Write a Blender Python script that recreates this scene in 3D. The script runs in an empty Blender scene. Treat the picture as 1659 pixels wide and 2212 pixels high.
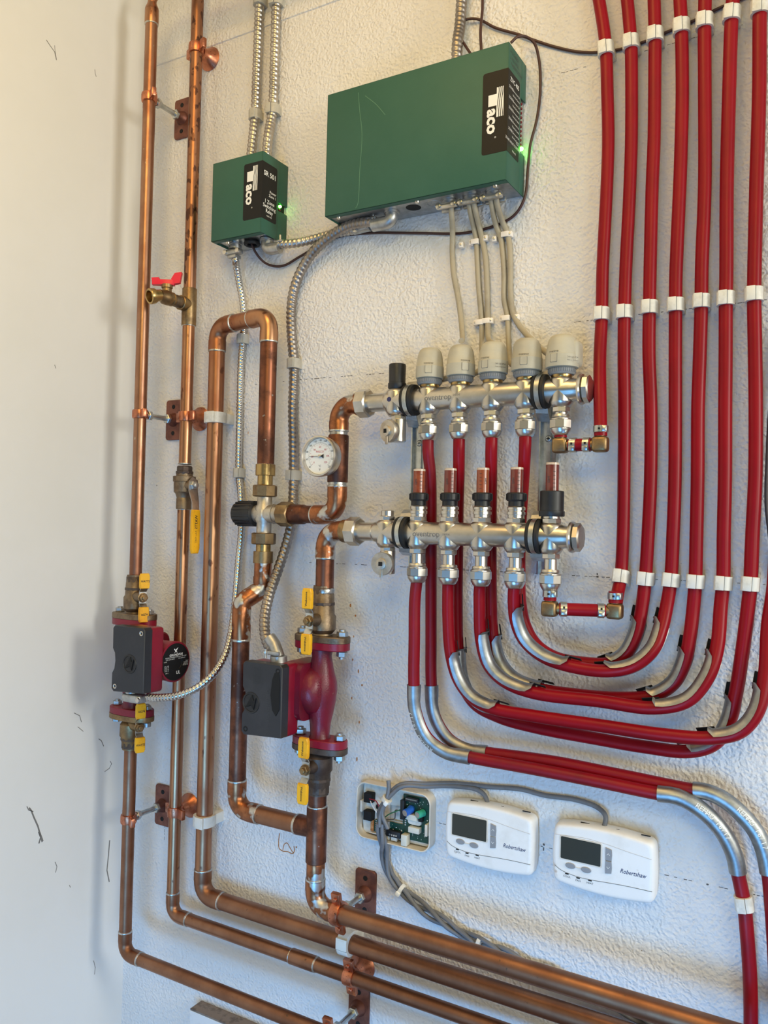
import bpy, bmesh, math, random
from mathutils import Vector, Matrix

random.seed(7)
SC = bpy.context.scene
COL = SC.collection
V = Vector

# ------------------------------------------------------------------ camera
# World: X runs along the plumbing wall (corner with the left wall at X=0),
# the wall face is Y=0, the room is at negative Y, Z is up, floor at Z=0.
W, H, F = 1659.0, 2212.0, 1765.3
CAM = V((1.2236, -1.14, 1.45))
YAW, PIT, ROL = math.radians(30.158), math.radians(1.041), math.radians(1.341)
fw = V((-math.sin(YAW) * math.cos(PIT), math.cos(YAW) * math.cos(PIT), math.sin(PIT)))
rt = fw.cross(V((0, 0, 1))).normalized()
up = rt.cross(fw)
rt, up = rt * math.cos(ROL) + up * math.sin(ROL), up * math.cos(ROL) - rt * math.sin(ROL)
cam_data = bpy.data.cameras.new('camera')
cam_data.sensor_fit = 'VERTICAL'
cam_data.sensor_height = 24.0
cam_data.lens = 24.0 * F / H
cam_data.clip_start = 0.02
cam = bpy.data.objects.new('camera', cam_data)
COL.objects.link(cam)
cam.matrix_world = Matrix(((rt.x, up.x, -fw.x, CAM.x), (rt.y, up.y, -fw.y, CAM.y), (rt.z, up.z, -fw.z, CAM.z), (0, 0, 0, 1)))
SC.camera = cam

# ------------------------------------------------------------------ light
wd = bpy.data.worlds.new('world')
SC.world = wd
wd.use_nodes = True
bg = wd.node_tree.nodes['Background']
bg.inputs[0].default_value = (0.93, 0.95, 1.0, 1)
bg.inputs[1].default_value = 0.05

def area(name, loc, target, sx, sy, power, color, spread=180):
    l = bpy.data.lights.new(name, 'AREA')
    l.shape = 'RECTANGLE'; l.size = sx; l.size_y = sy
    l.energy = power; l.color = color; l.spread = math.radians(spread)
    o = bpy.data.objects.new(name, l)
    COL.objects.link(o)
    o.location = loc
    o.rotation_euler = (V(target) - V(loc)).to_track_quat('-Z', 'Y').to_euler()
    return o
# high side window and door at the right, two warm ceiling lamps, blue sky light through a low opening behind the camera, plus two added blue fills
area('side_window', (3.2, -.7, 1.9), (0.0, -.2, 1.7), .5, .8, 32, (1.0, .98, .88))
area('side_door', (3.0, -2.0, 1.4), (0.6, 0, 1.3), .9, .8, 15, (.88, .92, .78))
area('ceiling_lamp', (0.7, -0.9, 2.66), (0.7, -.4, 1.0), .5, .5, 6.4, (1.0, .60, .18))
area('ceiling_lamp', (1.5, -2.2, 2.66), (0.9, -.3, 1.2), 1.0, .6, 16.5, (1.0, .80, .30))
area('open_door', (1.2, -2.9, .5), (0.75, 0, .55), .9, .8, 4.4, (.16, .50, 1.0), 70)
area('low_blue_fill', (1.15, -1.7, .3), (0.75, 0, .55), .6, .4, 4.5, (.14, .47, 1.0), 100)  # added fill near the floor, turns the lower wall bluer
area('right_blue_fill', (2.2, -1.1, .35), (0.5, 0, .8), .6, .5, 2.0, (.10, .32, 1.0))  # extra low light added at the right for more blue
SC.view_settings.view_transform = 'Standard'
SC.view_settings.look = 'None'
SC.view_settings.gamma = 1.0
SC.view_settings.use_curve_mapping = False
SC.view_settings.exposure = 0.0

# ------------------------------------------------------------------ survey helpers
def P(u, v, d):
    """World point on the plane d metres in front of the wall seen at survey pixel u, v."""
    r = fw + rt * ((u - W / 2) / F) + up * ((H / 2 - v) / F)
    return CAM + r * ((-d - CAM.y) / r.y)
def proj(p):
    q = V(p) - CAM
    z = q.dot(fw)
    return W / 2 + F * q.dot(rt) / z, H / 2 - F * q.dot(up) / z
def zat(x, d, v):
    a, b = -1.0, 4.0
    for _ in range(40):
        m = (a + b) / 2
        if proj((x, -d, m))[1] > v: a = m
        else: b = m
    return (a + b) / 2
def xat(z, d, u):
    a, b = -1.0, 4.0
    for _ in range(40):
        m = (a + b) / 2
        if proj((m, -d, z))[0] < u: a = m
        else: b = m
    return (a + b) / 2
def path(pts, n=8):
    """Catmull-Rom curve through survey points (u, v, d) or Vectors."""
    q = [p if isinstance(p, Vector) else P(*p) for p in pts]
    q = [q[0] * 2 - q[1]] + q + [q[-1] * 2 - q[-2]]
    out = []
    for i in range(1, len(q) - 2):
        p0, p1, p2, p3 = q[i - 1:i + 3]
        t0 = 0; t1 = t0 + (p1 - p0).length ** .5; t2 = t1 + (p2 - p1).length ** .5; t3 = t2 + (p3 - p2).length ** .5
        for k in range(n):
            t = t1 + (t2 - t1) * k / n
            A1 = p0 * ((t1 - t) / (t1 - t0)) + p1 * ((t - t0) / (t1 - t0))
            A2 = p1 * ((t2 - t) / (t2 - t1)) + p2 * ((t - t1) / (t2 - t1))
            A3 = p2 * ((t3 - t) / (t3 - t2)) + p3 * ((t - t2) / (t3 - t2))
            B1 = A1 * ((t2 - t) / (t2 - t0)) + A2 * ((t - t0) / (t2 - t0))
            B2 = A2 * ((t3 - t) / (t3 - t1)) + A3 * ((t - t1) / (t3 - t1))
            out.append(B1 * ((t2 - t) / (t2 - t1)) + B2 * ((t - t1) / (t2 - t1)))
    out.append(q[-2].copy())
    return out
def resample(pts, step):
    out = [pts[0].copy()]; acc = 0.0
    for a, b in zip(pts, pts[1:]):
        L = (b - a).length
        if L < 1e-9: continue
        s = step - acc
        while s <= L:
            out.append(a + (b - a) * (s / L)); s += step
        acc = L - (s - step)
    if (out[-1] - pts[-1]).length > step * .3: out.append(pts[-1].copy())
    return out
def frames(pts):
    n = len(pts); T = []
    for i in range(n):
        T.append((pts[min(i + 1, n - 1)] - pts[max(i - 1, 0)]).normalized())
    a = V((0, 1, 0)) if abs(T[0].y) < .9 else V((1, 0, 0))
    N = (a - T[0] * a.dot(T[0])).normalized()
    fr = []
    for i in range(n):
        N = (N - T[i] * N.dot(T[i])).normalized()
        fr.append((T[i], N.copy(), T[i].cross(N)))
    return fr
def basis(axis):
    a = V(axis).normalized()
    h = V((0, 0, 1)) if abs(a.z) < .9 else V((1, 0, 0))
    e1 = h.cross(a).normalized()
    return a, e1, a.cross(e1)
XX, YY, ZZ = V((1, 0, 0)), V((0, 1, 0)), V((0, 0, 1))

# ------------------------------------------------------------------ mesh builder
class B:
    def __init__(s):
        s.v = []; s.f = []
    def _ring(s, c, e1, e2, r, n, ph=0.0, r2=None):
        k = len(s.v)
        for i in range(n):
            a = ph + 2 * math.pi * i / n
            s.v.append(c + e1 * (math.cos(a) * r) + e2 * (math.sin(a) * (r if r2 is None else r2)))
        return k
    def _bridge(s, a, b, n):
        for i in range(n):
            j = (i + 1) % n
            s.f.append((a + i, a + j, b + j, b + i))
    def tube(s, pts, r, n=16, caps=True, close=False):
        pts = [p if isinstance(p, Vector) else V(p) for p in pts]
        fr = frames(pts)
        rs = r if isinstance(r, (list, tuple)) else [r] * len(pts)
        ks = [s._ring(p, f[1], f[2], q, n) for p, f, q in zip(pts, fr, rs)]
        for a, b in zip(ks, ks[1:]): s._bridge(a, b, n)
        if close: s._bridge(ks[-1], ks[0], n)
        elif caps:
            s.f.append(tuple(ks[0] + i for i in reversed(range(n))))
            s.f.append(tuple(ks[-1] + i for i in range(n)))
        return s
    def spiral(s, pts, r, pitch, n=14, depth=.16):
        """Interlocked flexible conduit: helical bands round the path."""
        prof = (0, .10, .17, .17, .12, .03)
        m = len(prof)
        pts = resample(pts, pitch / m)
        fr = frames(pts); ks = []
        for i, (p, f) in enumerate(zip(pts, fr)):
            k = len(s.v); ks.append(k)
            for j in range(n):
                ph = (i + m * j / n) % m
                i0 = int(ph); w = ph - i0
                q = prof[i0] * (1 - w) + prof[(i0 + 1) % m] * w
                rr = r * (1 - depth + depth * q / .17)
                a = 2 * math.pi * j / n
                s.v.append(p + f[1] * (math.cos(a) * rr) + f[2] * (math.sin(a) * rr))
        for a, b in zip(ks, ks[1:]): s._bridge(a, b, n)
        s.f.append(tuple(ks[0] + i for i in reversed(range(n))))
        s.f.append(tuple(ks[-1] + i for i in range(n)))
        return s
    def lathe(s, o, axis, prof, n=24, ph=0.0, e=None):
        """prof: list of (height, radius) along axis; closed with caps."""
        a, e1, e2 = basis(axis)
        if e is not None:
            e1 = V(e).normalized(); e2 = a.cross(e1)
        o = V(o); ks = []
        for h, r in prof: ks.append(s._ring(o + a * h, e1, e2, max(r, 1e-5), n, ph))
        for p, q in zip(ks, ks[1:]): s._bridge(p, q, n)
        s.f.append(tuple(ks[0] + i for i in reversed(range(n))))
        s.f.append(tuple(ks[-1] + i for i in range(n)))
        return s
    def hexn(s, o, axis, h, r, n=6, ch=.12, ph=0.0):
        c = r * ch
        return s.lathe(o, axis, [(0, r - c), (c * .7, r), (h - c * .7, r), (h, r - c)], n, ph)
    def torus(s, c, axis, R, r, n=28, m=8, R2=None):
        a, e1, e2 = basis(axis); c = V(c); ks = []
        for i in range(n):
            t = 2 * math.pi * i / n
            d = e1 * math.cos(t) + e2 * math.sin(t)
            ks.append(s._ring(c + d * R, d, a, r, m))
        for i in range(n): s._bridge(ks[i], ks[(i + 1) % n], m)
        return s
    def box(s, c, size, ex=XX, ey=YY, ez=ZZ, bev=0.0):
        """Box with chamfered edges (bev)."""
        c = V(c); hx, hy, hz = [q / 2 for q in size]
        b = min(bev, hx * .99, hy * .99, hz * .99)
        if b <= 0:
            k = len(s.v)
            for sx in (-1, 1):
                for sy in (-1, 1):
                    for sz in (-1, 1):
                        s.v.append(c + ex * (sx * hx) + ey * (sy * hy) + ez * (sz * hz))
            for q in ((0, 1, 3, 2), (4, 6, 7, 5), (0, 4, 5, 1), (2, 3, 7, 6), (0, 2, 6, 4), (1, 5, 7, 3)):
                s.f.append(tuple(k + i for i in q))
            return s
        return s.rbox(c, size, b, 2, ex, ey, ez)
    def rbox(s, c, size, b, seg=3, ex=XX, ey=YY, ez=ZZ, top=True):
        """Rounded box through a bmesh bevel."""
        bm = bmesh.new()
        bmesh.ops.create_cube(bm, size=1.0)
        for v in bm.verts: v.co = V((v.co.x * size[0], v.co.y * size[1], v.co.z * size[2]))
        bmesh.ops.bevel(bm, geom=list(bm.edges), offset=b, segments=seg, profile=.5, affect='EDGES')
        s.addbm(bm, Matrix((ex, ey, ez)).transposed(), V(c)); bm.free()
        return s
    def addbm(s, bm, R=None, o=V((0, 0, 0))):
        k = len(s.v); bm.verts.index_update()
        for v in bm.verts: s.v.append((R @ v.co if R else v.co) + o)
        for f in bm.faces: s.f.append(tuple(k + v.index for v in f.verts))
    def prism(s, poly, o, e1, e2, ez, h, bev=0.0):
        """Extrude a 2-D outline (coordinates along e1, e2) by h along ez, optionally with a chamfered far rim."""
        o = V(o); n = len(poly)
        cx = sum(p[0] for p in poly) / n; cy = sum(p[1] for p in poly) / n
        lv = [(0, 0.0), (h - bev, 0.0), (h, bev)] if bev > 0 else [(0, 0.0), (h, 0.0)]
        ks = []
        for z, inset in lv:
            k = len(s.v); ks.append(k)
            for x, y in poly:
                L = math.hypot(x - cx, y - cy)
                q = max(0.0, 1 - inset / L) if L > 1e-9 else 1
                s.v.append(o + e1 * (cx + (x - cx) * q) + e2 * (cy + (y - cy) * q) + ez * z)
        for a, b in zip(ks, ks[1:]): s._bridge(a, b, n)
        s.f.append(tuple(ks[0] + i for i in reversed(range(n))))
        s.f.append(tuple(ks[-1] + i for i in range(n)))
        return s
    def ribbon(s, pts, width_dir, w, t, wd=None):
        """Flat strip: sweeps a w x t rectangle along pts; width_dir is the strip's width direction."""
        ks = []; n = len(pts)
        for i, p in enumerate(pts):
            T = (pts[min(i + 1, n - 1)] - pts[max(i - 1, 0)]).normalized()
            e = (width_dir - T * width_dir.dot(T)).normalized(); g = T.cross(e)
            ww = w[i] if isinstance(w, (list, tuple)) else w
            k = len(s.v); ks.append(k)
            for a, b in ((-1, -1), (1, -1), (1, 1), (-1, 1)): s.v.append(p + e * (a * ww / 2) + g * (b * t / 2))
        for a, b in zip(ks, ks[1:]): s._bridge(a, b, 4)
        s.f.append(tuple(ks[0] + i for i in (3, 2, 1, 0)))
        s.f.append(tuple(ks[-1] + i for i in range(4)))
        return s
    def channel(s, pts, back, r, t, a0, rr=None, spans=None, n=12):
        """Half-open trough along pts. back[i]: direction the trough's floor faces; +-a0 its half angle."""
        ks = []; m = len(pts)
        for i, p in enumerate(pts):
            T = (pts[min(i + 1, m - 1)] - pts[max(i - 1, 0)]).normalized()
            e = (back[i] - T * back[i].dot(T)).normalized(); g = T.cross(e)
            q = r * (rr[i] if rr else 1.0); A = a0 * (spans[i] if spans else 1.0)
            k = len(s.v); ks.append(k)
            for R in (q, q + t):
                for j in range(n + 1):
                    a = -A + 2 * A * j / n
                    if R > q: a = -a
                    s.v.append(p + e * (math.cos(a) * R) + g * (math.sin(a) * R))
        N = 2 * (n + 1)
        for a, b in zip(ks, ks[1:]): s._bridge(a, b, N)
        for j in range(n):
            for k, fl in ((ks[0], 0), (ks[-1], 1)):
                q = (k + j, k + j + 1, k + N - 2 - j, k + N - 1 - j)
                s.f.append(q if fl else tuple(reversed(q)))
        return s

ABS = {}
def clean(o): return V(o) if o is not None else V((0, 0, 0))
def mesh_of(b, name, mat, off, sharp=35):
    me = bpy.data.meshes.new(name)
    me.from_pydata([tuple(v - off) for v in b.v], [], b.f)
    bm = bmesh.new(); bm.from_mesh(me)
    bmesh.ops.recalc_face_normals(bm, faces=bm.faces)
    bm.to_mesh(me); bm.free()
    me.materials.append(mat)
    me.polygons.foreach_set('use_smooth', [True] * len(me.polygons))
    me.set_sharp_from_angle(angle=math.radians(sharp))
    me.update()
    return me
def tag(o, label, cat, group=None, kind=None):
    if label: o['label'] = label
    if cat: o['category'] = cat
    if group: o['group'] = group
    if kind: o['kind'] = kind
    return o
def thing(name, label, cat, loc=(0, 0, 0), group=None):
    o = bpy.data.objects.new(name, None)
    COL.objects.link(o); o.location = loc; o.empty_display_size = .02
    ABS[o.name] = V(loc)
    return tag(o, label, cat, group)
def part(name, b, mat, parent, label=None, sharp=35):
    off = ABS[parent.name]
    o = bpy.data.objects.new(name, mesh_of(b, name, mat, off, sharp))
    COL.objects.link(o); o.parent = parent
    ABS[o.name] = off
    if label: o['label'] = label
    return o
def single(name, b, mat, label, cat, loc, group=None, sharp=35):
    o = bpy.data.objects.new(name, mesh_of(b, name, mat, V(loc), sharp))
    COL.objects.link(o); o.location = loc
    ABS[o.name] = V(loc)
    return tag(o, label, cat, group)
def struct(name, b, mat, loc=(0, 0, 0)):
    o = single(name, b, mat, None, None, loc)
    o['kind'] = 'structure'
    return o
def copy_tree(src, M, label, parent=None, group=None):
    c = src.copy(); COL.objects.link(c)
    if parent is None:
        c.matrix_world = M
        c['label'] = label
        if group: c['group'] = group
    else:
        c.parent = parent
    for ch in list(src.children): copy_tree(ch, None, None, c)
    return c
def text(s, o, ex, ey, h, mat, parent, align='CENTER', bold=0.0, shear=0.0, sx=1.0, sp=1.0, name='lettering', ext=.00015):
    """Flat lettering: cap height h, reading along ex, letter tops towards ey."""
    cu = bpy.data.curves.new('t', 'FONT')
    cu.body = s; cu.align_x = align; cu.align_y = 'CENTER'
    cu.size = h / .69; cu.shear = shear; cu.space_character = sp
    cu.offset = bold * h; cu.resolution_u = 2
    ob = bpy.data.objects.new('t', cu)
    tm = ob.to_mesh()
    ex = V(ex).normalized(); ey = V(ey).normalized(); ez = ex.cross(ey)
    b = B()
    for v in tm.vertices: b.v.append(V(o) + ex * (v.co.x * sx) + ey * v.co.y + ez * ext)
    for p in tm.polygons: b.f.append(tuple(p.vertices))
    ob.to_mesh_clear()
    bpy.data.objects.remove(ob); bpy.data.curves.remove(cu)
    off = ABS[parent.name]
    me = bpy.data.meshes.new(name)
    me.from_pydata([tuple(v - off) for v in b.v], [], b.f)
    me.materials.append(mat)
    c = bpy.data.objects.new(name, me)
    COL.objects.link(c); c.parent = parent; ABS[c.name] = off
    return c
def decal(polys, o, ex, ey, mat, parent, name, ext=.00015):
    """Flat print: closed 2-D outlines on a face."""
    ex = V(ex); ey = V(ey); ez = ex.cross(ey); b = B()
    for poly in polys:
        k = len(b.v)
        for x, y in poly: b.v.append(V(o) + ex * x + ey * y + ez * ext)
        b.f.append(tuple(range(k, k + len(poly))))
    off = ABS[parent.name]
    me = bpy.data.meshes.new(name)
    me.from_pydata([tuple(v - off) for v in b.v], [], b.f)
    me.materials.append(mat)
    c = bpy.data.objects.new(name, me)
    COL.objects.link(c); c.parent = parent; ABS[c.name] = off
    return c
def rrect(w, h, r, n=4, cx=0.0, cy=0.0):
    out = []
    for qx, qy, a0 in ((1, 1, 0), (-1, 1, 90), (-1, -1, 180), (1, -1, 270)):
        for i in range(n + 1):
            a = math.radians(a0 + 90 * i / n)
            out.append((cx + qx * (w / 2 - r) + r * math.cos(a), cy + qy * (h / 2 - r) + r * math.sin(a)))
    return out
def ell(a, b, n=20, cx=0.0, cy=0.0):
    return [(cx + a * math.cos(2 * math.pi * i / n), cy + b * math.sin(2 * math.pi * i / n)) for i in range(n)]

# ------------------------------------------------------------------ materials
def srgb(r, g, b):
    f = lambda c: c / 12.92 if c <= .04045 else ((c + .055) / 1.055) ** 2.4
    return (f(r / 255), f(g / 255), f(b / 255), 1)
def mk(name, col, rough=.5, metal=0.0, col2=None, scale=40, lo=.5, hi=.62, bump=0.0, bscale=300, spots=None, sscale=250, slo=.66, stretch=(1, 1, 1), rough2=None, spec=.5, emit=0, alpha=1.0, trans=0.0):
    m = bpy.data.materials.new(name); m.use_nodes = True
    nt = m.node_tree; N = nt.nodes; L = nt.links
    bs = N['Principled BSDF']
    bs.inputs['Base Color'].default_value = col
    bs.inputs['Roughness'].default_value = rough
    bs.inputs['Metallic'].default_value = metal
    bs.inputs['Specular IOR Level'].default_value = spec
    if trans: bs.inputs['Transmission Weight'].default_value = trans
    if alpha < 1: bs.inputs['Alpha'].default_value = alpha
    if emit:
        bs.inputs['Emission Color'].default_value = col; bs.inputs['Emission Strength'].default_value = emit
    geo = N.new('ShaderNodeNewGeometry'); mp = N.new('ShaderNodeMapping')
    mp.inputs['Scale'].default_value = stretch
    L.new(geo.outputs['Position'], mp.inputs['Vector'])
    out = None
    if col2:
        nz = N.new('ShaderNodeTexNoise'); nz.inputs['Scale'].default_value = scale; nz.inputs['Detail'].default_value = 5; nz.inputs['Roughness'].default_value = .62
        L.new(mp.outputs[0], nz.inputs['Vector'])
        mr = N.new('ShaderNodeMapRange'); mr.inputs[1].default_value = lo; mr.inputs[2].default_value = hi
        L.new(nz.outputs[0], mr.inputs[0])
        mx = N.new('ShaderNodeMix'); mx.data_type = 'RGBA'
        mx.inputs[6].default_value = col; mx.inputs[7].default_value = col2
        L.new(mr.outputs[0], mx.inputs[0]); out = mx.outputs[2]
        if rough2 is not None:
            m2 = N.new('ShaderNodeMix'); m2.inputs[2].default_value = rough; m2.inputs[3].default_value = rough2
            L.new(mr.outputs[0], m2.inputs[0]); L.new(m2.outputs[0], bs.inputs['Roughness'])
    if spots:
        nz = N.new('ShaderNodeTexNoise'); nz.inputs['Scale'].default_value = sscale; nz.inputs['Detail'].default_value = 3
        L.new(mp.outputs[0], nz.inputs['Vector'])
        mr = N.new('ShaderNodeMapRange'); mr.inputs[1].default_value = slo; mr.inputs[2].default_value = slo + .05
        L.new(nz.outputs[0], mr.inputs[0])
        mx = N.new('ShaderNodeMix'); mx.data_type = 'RGBA'
        if out: L.new(out, mx.inputs[6])
        else: mx.inputs[6].default_value = col
        mx.inputs[7].default_value = spots
        L.new(mr.outputs[0], mx.inputs[0]); out = mx.outputs[2]
    if out: L.new(out, bs.inputs['Base Color'])
    if bump:
        nz = N.new('ShaderNodeTexNoise'); nz.inputs['Scale'].default_value = bscale; nz.inputs['Detail'].default_value = 3
        L.new(geo.outputs['Position'], nz.inputs['Vector'])
        bp = N.new('ShaderNodeBump'); bp.inputs['Strength'].default_value = bump; bp.inputs['Distance'].default_value = .001
        L.new(nz.outputs[0], bp.inputs['Height']); L.new(bp.outputs[0], bs.inputs['Normal'])
    return m
M = {}
M['copper'] = mk('copper', (.48, .255, .14, 1), .31, 1, (.34, .135, .07, 1), 13, .40, .64, spots=(.20, .085, .05, 1), sscale=70, slo=.63, stretch=(1, 1, .45), rough2=.42)
M['copper_stained'] = mk('copper_stained', (.42, .23, .145, 1), .34, 1, (.28, .125, .075, 1), 14, .40, .62, spots=(.50, .44, .36, 1), sscale=150, slo=.70, stretch=(1, 1, .6), rough2=.44)
M['copper_spotted'] = mk('copper_spotted', (.40, .20, .115, 1), .36, 1, (.28, .13, .075, 1), 12, .40, .62, spots=(.12, .06, .045, 1), sscale=95, slo=.555, stretch=(1, 1, .55), rough2=.44)
M['copper_brown'] = mk('copper_brown', (.36, .18, .105, 1), .36, 1, (.25, .115, .065, 1), 11, .40, .62, spots=(.15, .09, .06, 1), sscale=120, slo=.70, rough2=.46)
M['copper_dark'] = mk('copper_dark', (.24, .095, .055, 1), .38, 1, (.11, .05, .035, 1), 26, .42, .60, spots=(.40, .37, .33, 1), sscale=110, slo=.70, rough2=.5)
M['copper_tinned'] = mk('copper_tinned', (.42, .165, .075, 1), .32, 1, (.20, .08, .04, 1), 34, .42, .60, spots=(.60, .58, .54, 1), sscale=34, slo=.555, rough2=.42)
M['copper_hanger'] = mk('copper_hanger', (.66, .26, .15, 1), .34, 1, (.44, .16, .09, 1), 40, .42, .6, spots=(.05, .025, .02, 1), sscale=330, slo=.66)
M['plate'] = mk('copper_plated_steel', (.26, .11, .08, 1), .48, .8, (.17, .075, .06, 1), 60, .42, .62)
M['solder'] = mk('solder', (.62, .60, .56, 1), .33, 1, (.40, .38, .35, 1), 90, .45, .6, bump=.3, bscale=500)
M['brass'] = mk('brass', (.35, .24, .12, 1), .40, 1, (.22, .145, .08, 1), 45, .42, .62, rough2=.5)
M['brass_bright'] = mk('brass_bright', (.52, .36, .15, 1), .30, 1, (.32, .21, .09, 1), 50, .46, .62)
M['bronze'] = mk('bronze', (.27, .20, .13, 1), .46, .9, (.17, .12, .08, 1), 55, .42, .6, bump=.25, bscale=420)
M['bronze_dark'] = mk('bronze_dark', (.12, .09, .07, 1), .5, .7, (.08, .055, .045, 1), 50, .42, .6, bump=.2, bscale=420)
M['nickel'] = mk('nickel_plated', (.63, .59, .53, 1), .30, 1, (.50, .46, .40, 1), 30, .4, .65)
M['nickel_cast'] = mk('nickel_cast', (.60, .55, .47, 1), .42, .9, (.46, .40, .32, 1), 60, .42, .62, bump=.2, bscale=600)
M['chrome'] = mk('chrome', (.66, .62, .56, 1), .30, 1)
M['steel'] = mk('galvanised_steel', (.60, .62, .61, 1), .32, 1, (.46, .48, .47, 1), 80, .42, .6)
M['steel_dull'] = mk('galvanised_trough', (.40, .41, .41, 1), .44, 1, (.30, .31, .31, 1), 60, .42, .6)
M['zinc'] = mk('zinc_casting', (.50, .50, .49, 1), .40, .9, (.37, .37, .36, 1), 70, .42, .62)
M['conduit'] = mk('conduit_steel', (.58, .55, .51, 1), .34, 1, (.40, .37, .34, 1), 24, .4, .66)
M['conduit_dull'] = mk('conduit_dull', (.44, .40, .37, 1), .40, 1, (.27, .245, .225, 1), 10, .38, .62)
M['conduit_bright'] = mk('conduit_bright', (.66, .65, .63, 1), .24, 1, (.46, .44, .42, 1), 20, .4, .66)
M['pex'] = mk('red_pipe', srgb(140, 8, 24), .36, 0, srgb(128, 7, 22), 12, .4, .66, spec=.22)
M['pex_dusty'] = mk('red_pipe_dusty', srgb(136, 9, 26), .42, 0, srgb(116, 16, 28), 14, .42, .66, spec=.3)
M['clip'] = mk('clip_plastic', srgb(222, 220, 212), .45, 0, srgb(205, 202, 192), 40)
M['clip_grey'] = mk('clip_plastic_grey', srgb(190, 186, 174), .48, 0, srgb(176, 172, 160), 40)
M['nail_clip'] = mk('nail_clip_plastic', srgb(240, 232, 222), .4)
M['green'] = mk('green_enamel', srgb(50, 93, 78), .50, 0, srgb(56, 98, 83), 8, .4, .7, bump=.12, bscale=900, spec=.3)
M['label_black'] = mk('label_black', srgb(20, 20, 21), .5, spec=.3)
M['print_white'] = mk('print_white', srgb(240, 240, 236), .5)
M['print_blue'] = mk('print_blue', srgb(44, 46, 92), .5)
M['print_black'] = mk('print_black', srgb(30, 30, 34), .55)
M['print_red'] = mk('print_red', srgb(188, 48, 60), .55)
M['print_grey'] = mk('print_grey', srgb(120, 118, 114), .55)
M['print_faint'] = mk('print_faint', srgb(56, 58, 60), .5)
M['void'] = mk('dark_opening', srgb(10, 10, 10), .8)
M['led_green'] = mk('led_green', (.10, .95, .05, 1), .3, emit=22)
M['led_red'] = mk('led_red', srgb(110, 16, 26), .25)
M['black_plastic'] = mk('black_plastic', srgb(27, 27, 29), .42, 0, srgb(36, 36, 38), 30, bump=.1, bscale=1500)
M['black_box'] = mk('black_terminal_cover', srgb(38, 40, 46), .42, 0, srgb(46, 47, 52), 20, bump=.1, bscale=1600)
M['rubber'] = mk('rubber', srgb(20, 20, 21), .6)
M['pump_red'] = mk('pump_red', srgb(132, 18, 44), .34, 0, srgb(118, 15, 38), 14, .42, .62, bump=.10, bscale=500)
M['pump_red_dark'] = mk('pump_red_cast', srgb(112, 16, 40), .36, 0, srgb(94, 18, 34), 22, .42, .62, bump=.3, bscale=420, spots=srgb(132, 96, 90), sscale=40, slo=.70)
M['yellow'] = mk('yellow_grip', srgb(240, 178, 22), .42, 0, srgb(226, 160, 18), 60, spots=srgb(180, 120, 20), sscale=220, slo=.70)
M['red_handle'] = mk('red_handle', srgb(222, 22, 58), .38)
M['beige'] = mk('actuator_beige', srgb(186, 180, 160), .5, 0, srgb(172, 166, 148), 16, .42, .66)
M['grey_ring'] = mk('grey_ring', srgb(128, 131, 134), .5)
M['cable_beige'] = mk('cable_beige', srgb(168, 158, 136), .5, 0, srgb(154, 144, 124), 20)
M['wire_brown'] = mk('wire_brown', srgb(66, 38, 34), .45)
M['wire_dark'] = mk('wire_dark', srgb(84, 76, 72), .5)
M['cable_grey'] = mk('cable_grey', srgb(112, 114, 118), .42, 0, srgb(98, 100, 104), 30)
M['meter'] = mk('meter_fluid', srgb(146, 74, 44), .22, 0, srgb(130, 60, 40), 40, spec=.7)
M['meter_dark'] = mk('meter_fluid_dark', srgb(116, 54, 44), .22, 0, srgb(100, 46, 40), 40, spec=.7)
M['clear'] = mk('clear_cap', srgb(206, 186, 164), .15, 0, spec=.7)
M['thermo_white'] = mk('thermostat_white', srgb(236, 235, 232), .42, 0, srgb(226, 224, 219), 26, .5, .72, spots=srgb(196, 178, 160), sscale=34, slo=.66)
M['lcd'] = mk('lcd', srgb(52, 56, 52), .22)
M['button_grey'] = mk('button_grey', srgb(140, 142, 146), .42)
M['case_cream'] = mk('case_cream', srgb(222, 214, 200), .45, 0, srgb(206, 196, 180), 40)
M['pcb'] = mk('circuit_board', srgb(14, 66, 52), .35, 0, srgb(10, 50, 42), 200)
M['cap_blue'] = mk('capacitor_blue', srgb(36, 96, 190), .3)
M['cap_teal'] = mk('capacitor_teal', srgb(60, 176, 150), .35)
M['relay'] = mk('relay_cream', srgb(214, 212, 198), .4)
M['tin'] = mk('tin', (.7, .7, .68, 1), .3, 1)
M['dial'] = mk('dial_white', srgb(232, 232, 226), .4)
M['ink_wire_red'] = mk('wire_red', srgb(150, 24, 40), .4)
M['ink_wire_white'] = mk('wire_white', srgb(226, 226, 226), .4)
M['ink_wire_green'] = mk('wire_green', srgb(46, 110, 72), .4)
M['rust'] = mk('rust_stain', srgb(168, 104, 48), .8, 0, srgb(196, 140, 90), 150)
M['pencil'] = mk('pencil_line', srgb(92, 88, 84), .8)
M['scuff'] = mk('scuff_mark', srgb(120, 118, 116), .8)
M['paint_white'] = mk('white_paint', srgb(226, 228, 230), .5, 0, srgb(212, 214, 216), 20)
M['dust'] = mk('dusty_metal', srgb(128, 116, 108), .8, 0, srgb(98, 88, 82), 60)
M['glass'] = mk('lens_glass', (1, 1, 1, 1), .03, trans=1.0)

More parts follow.
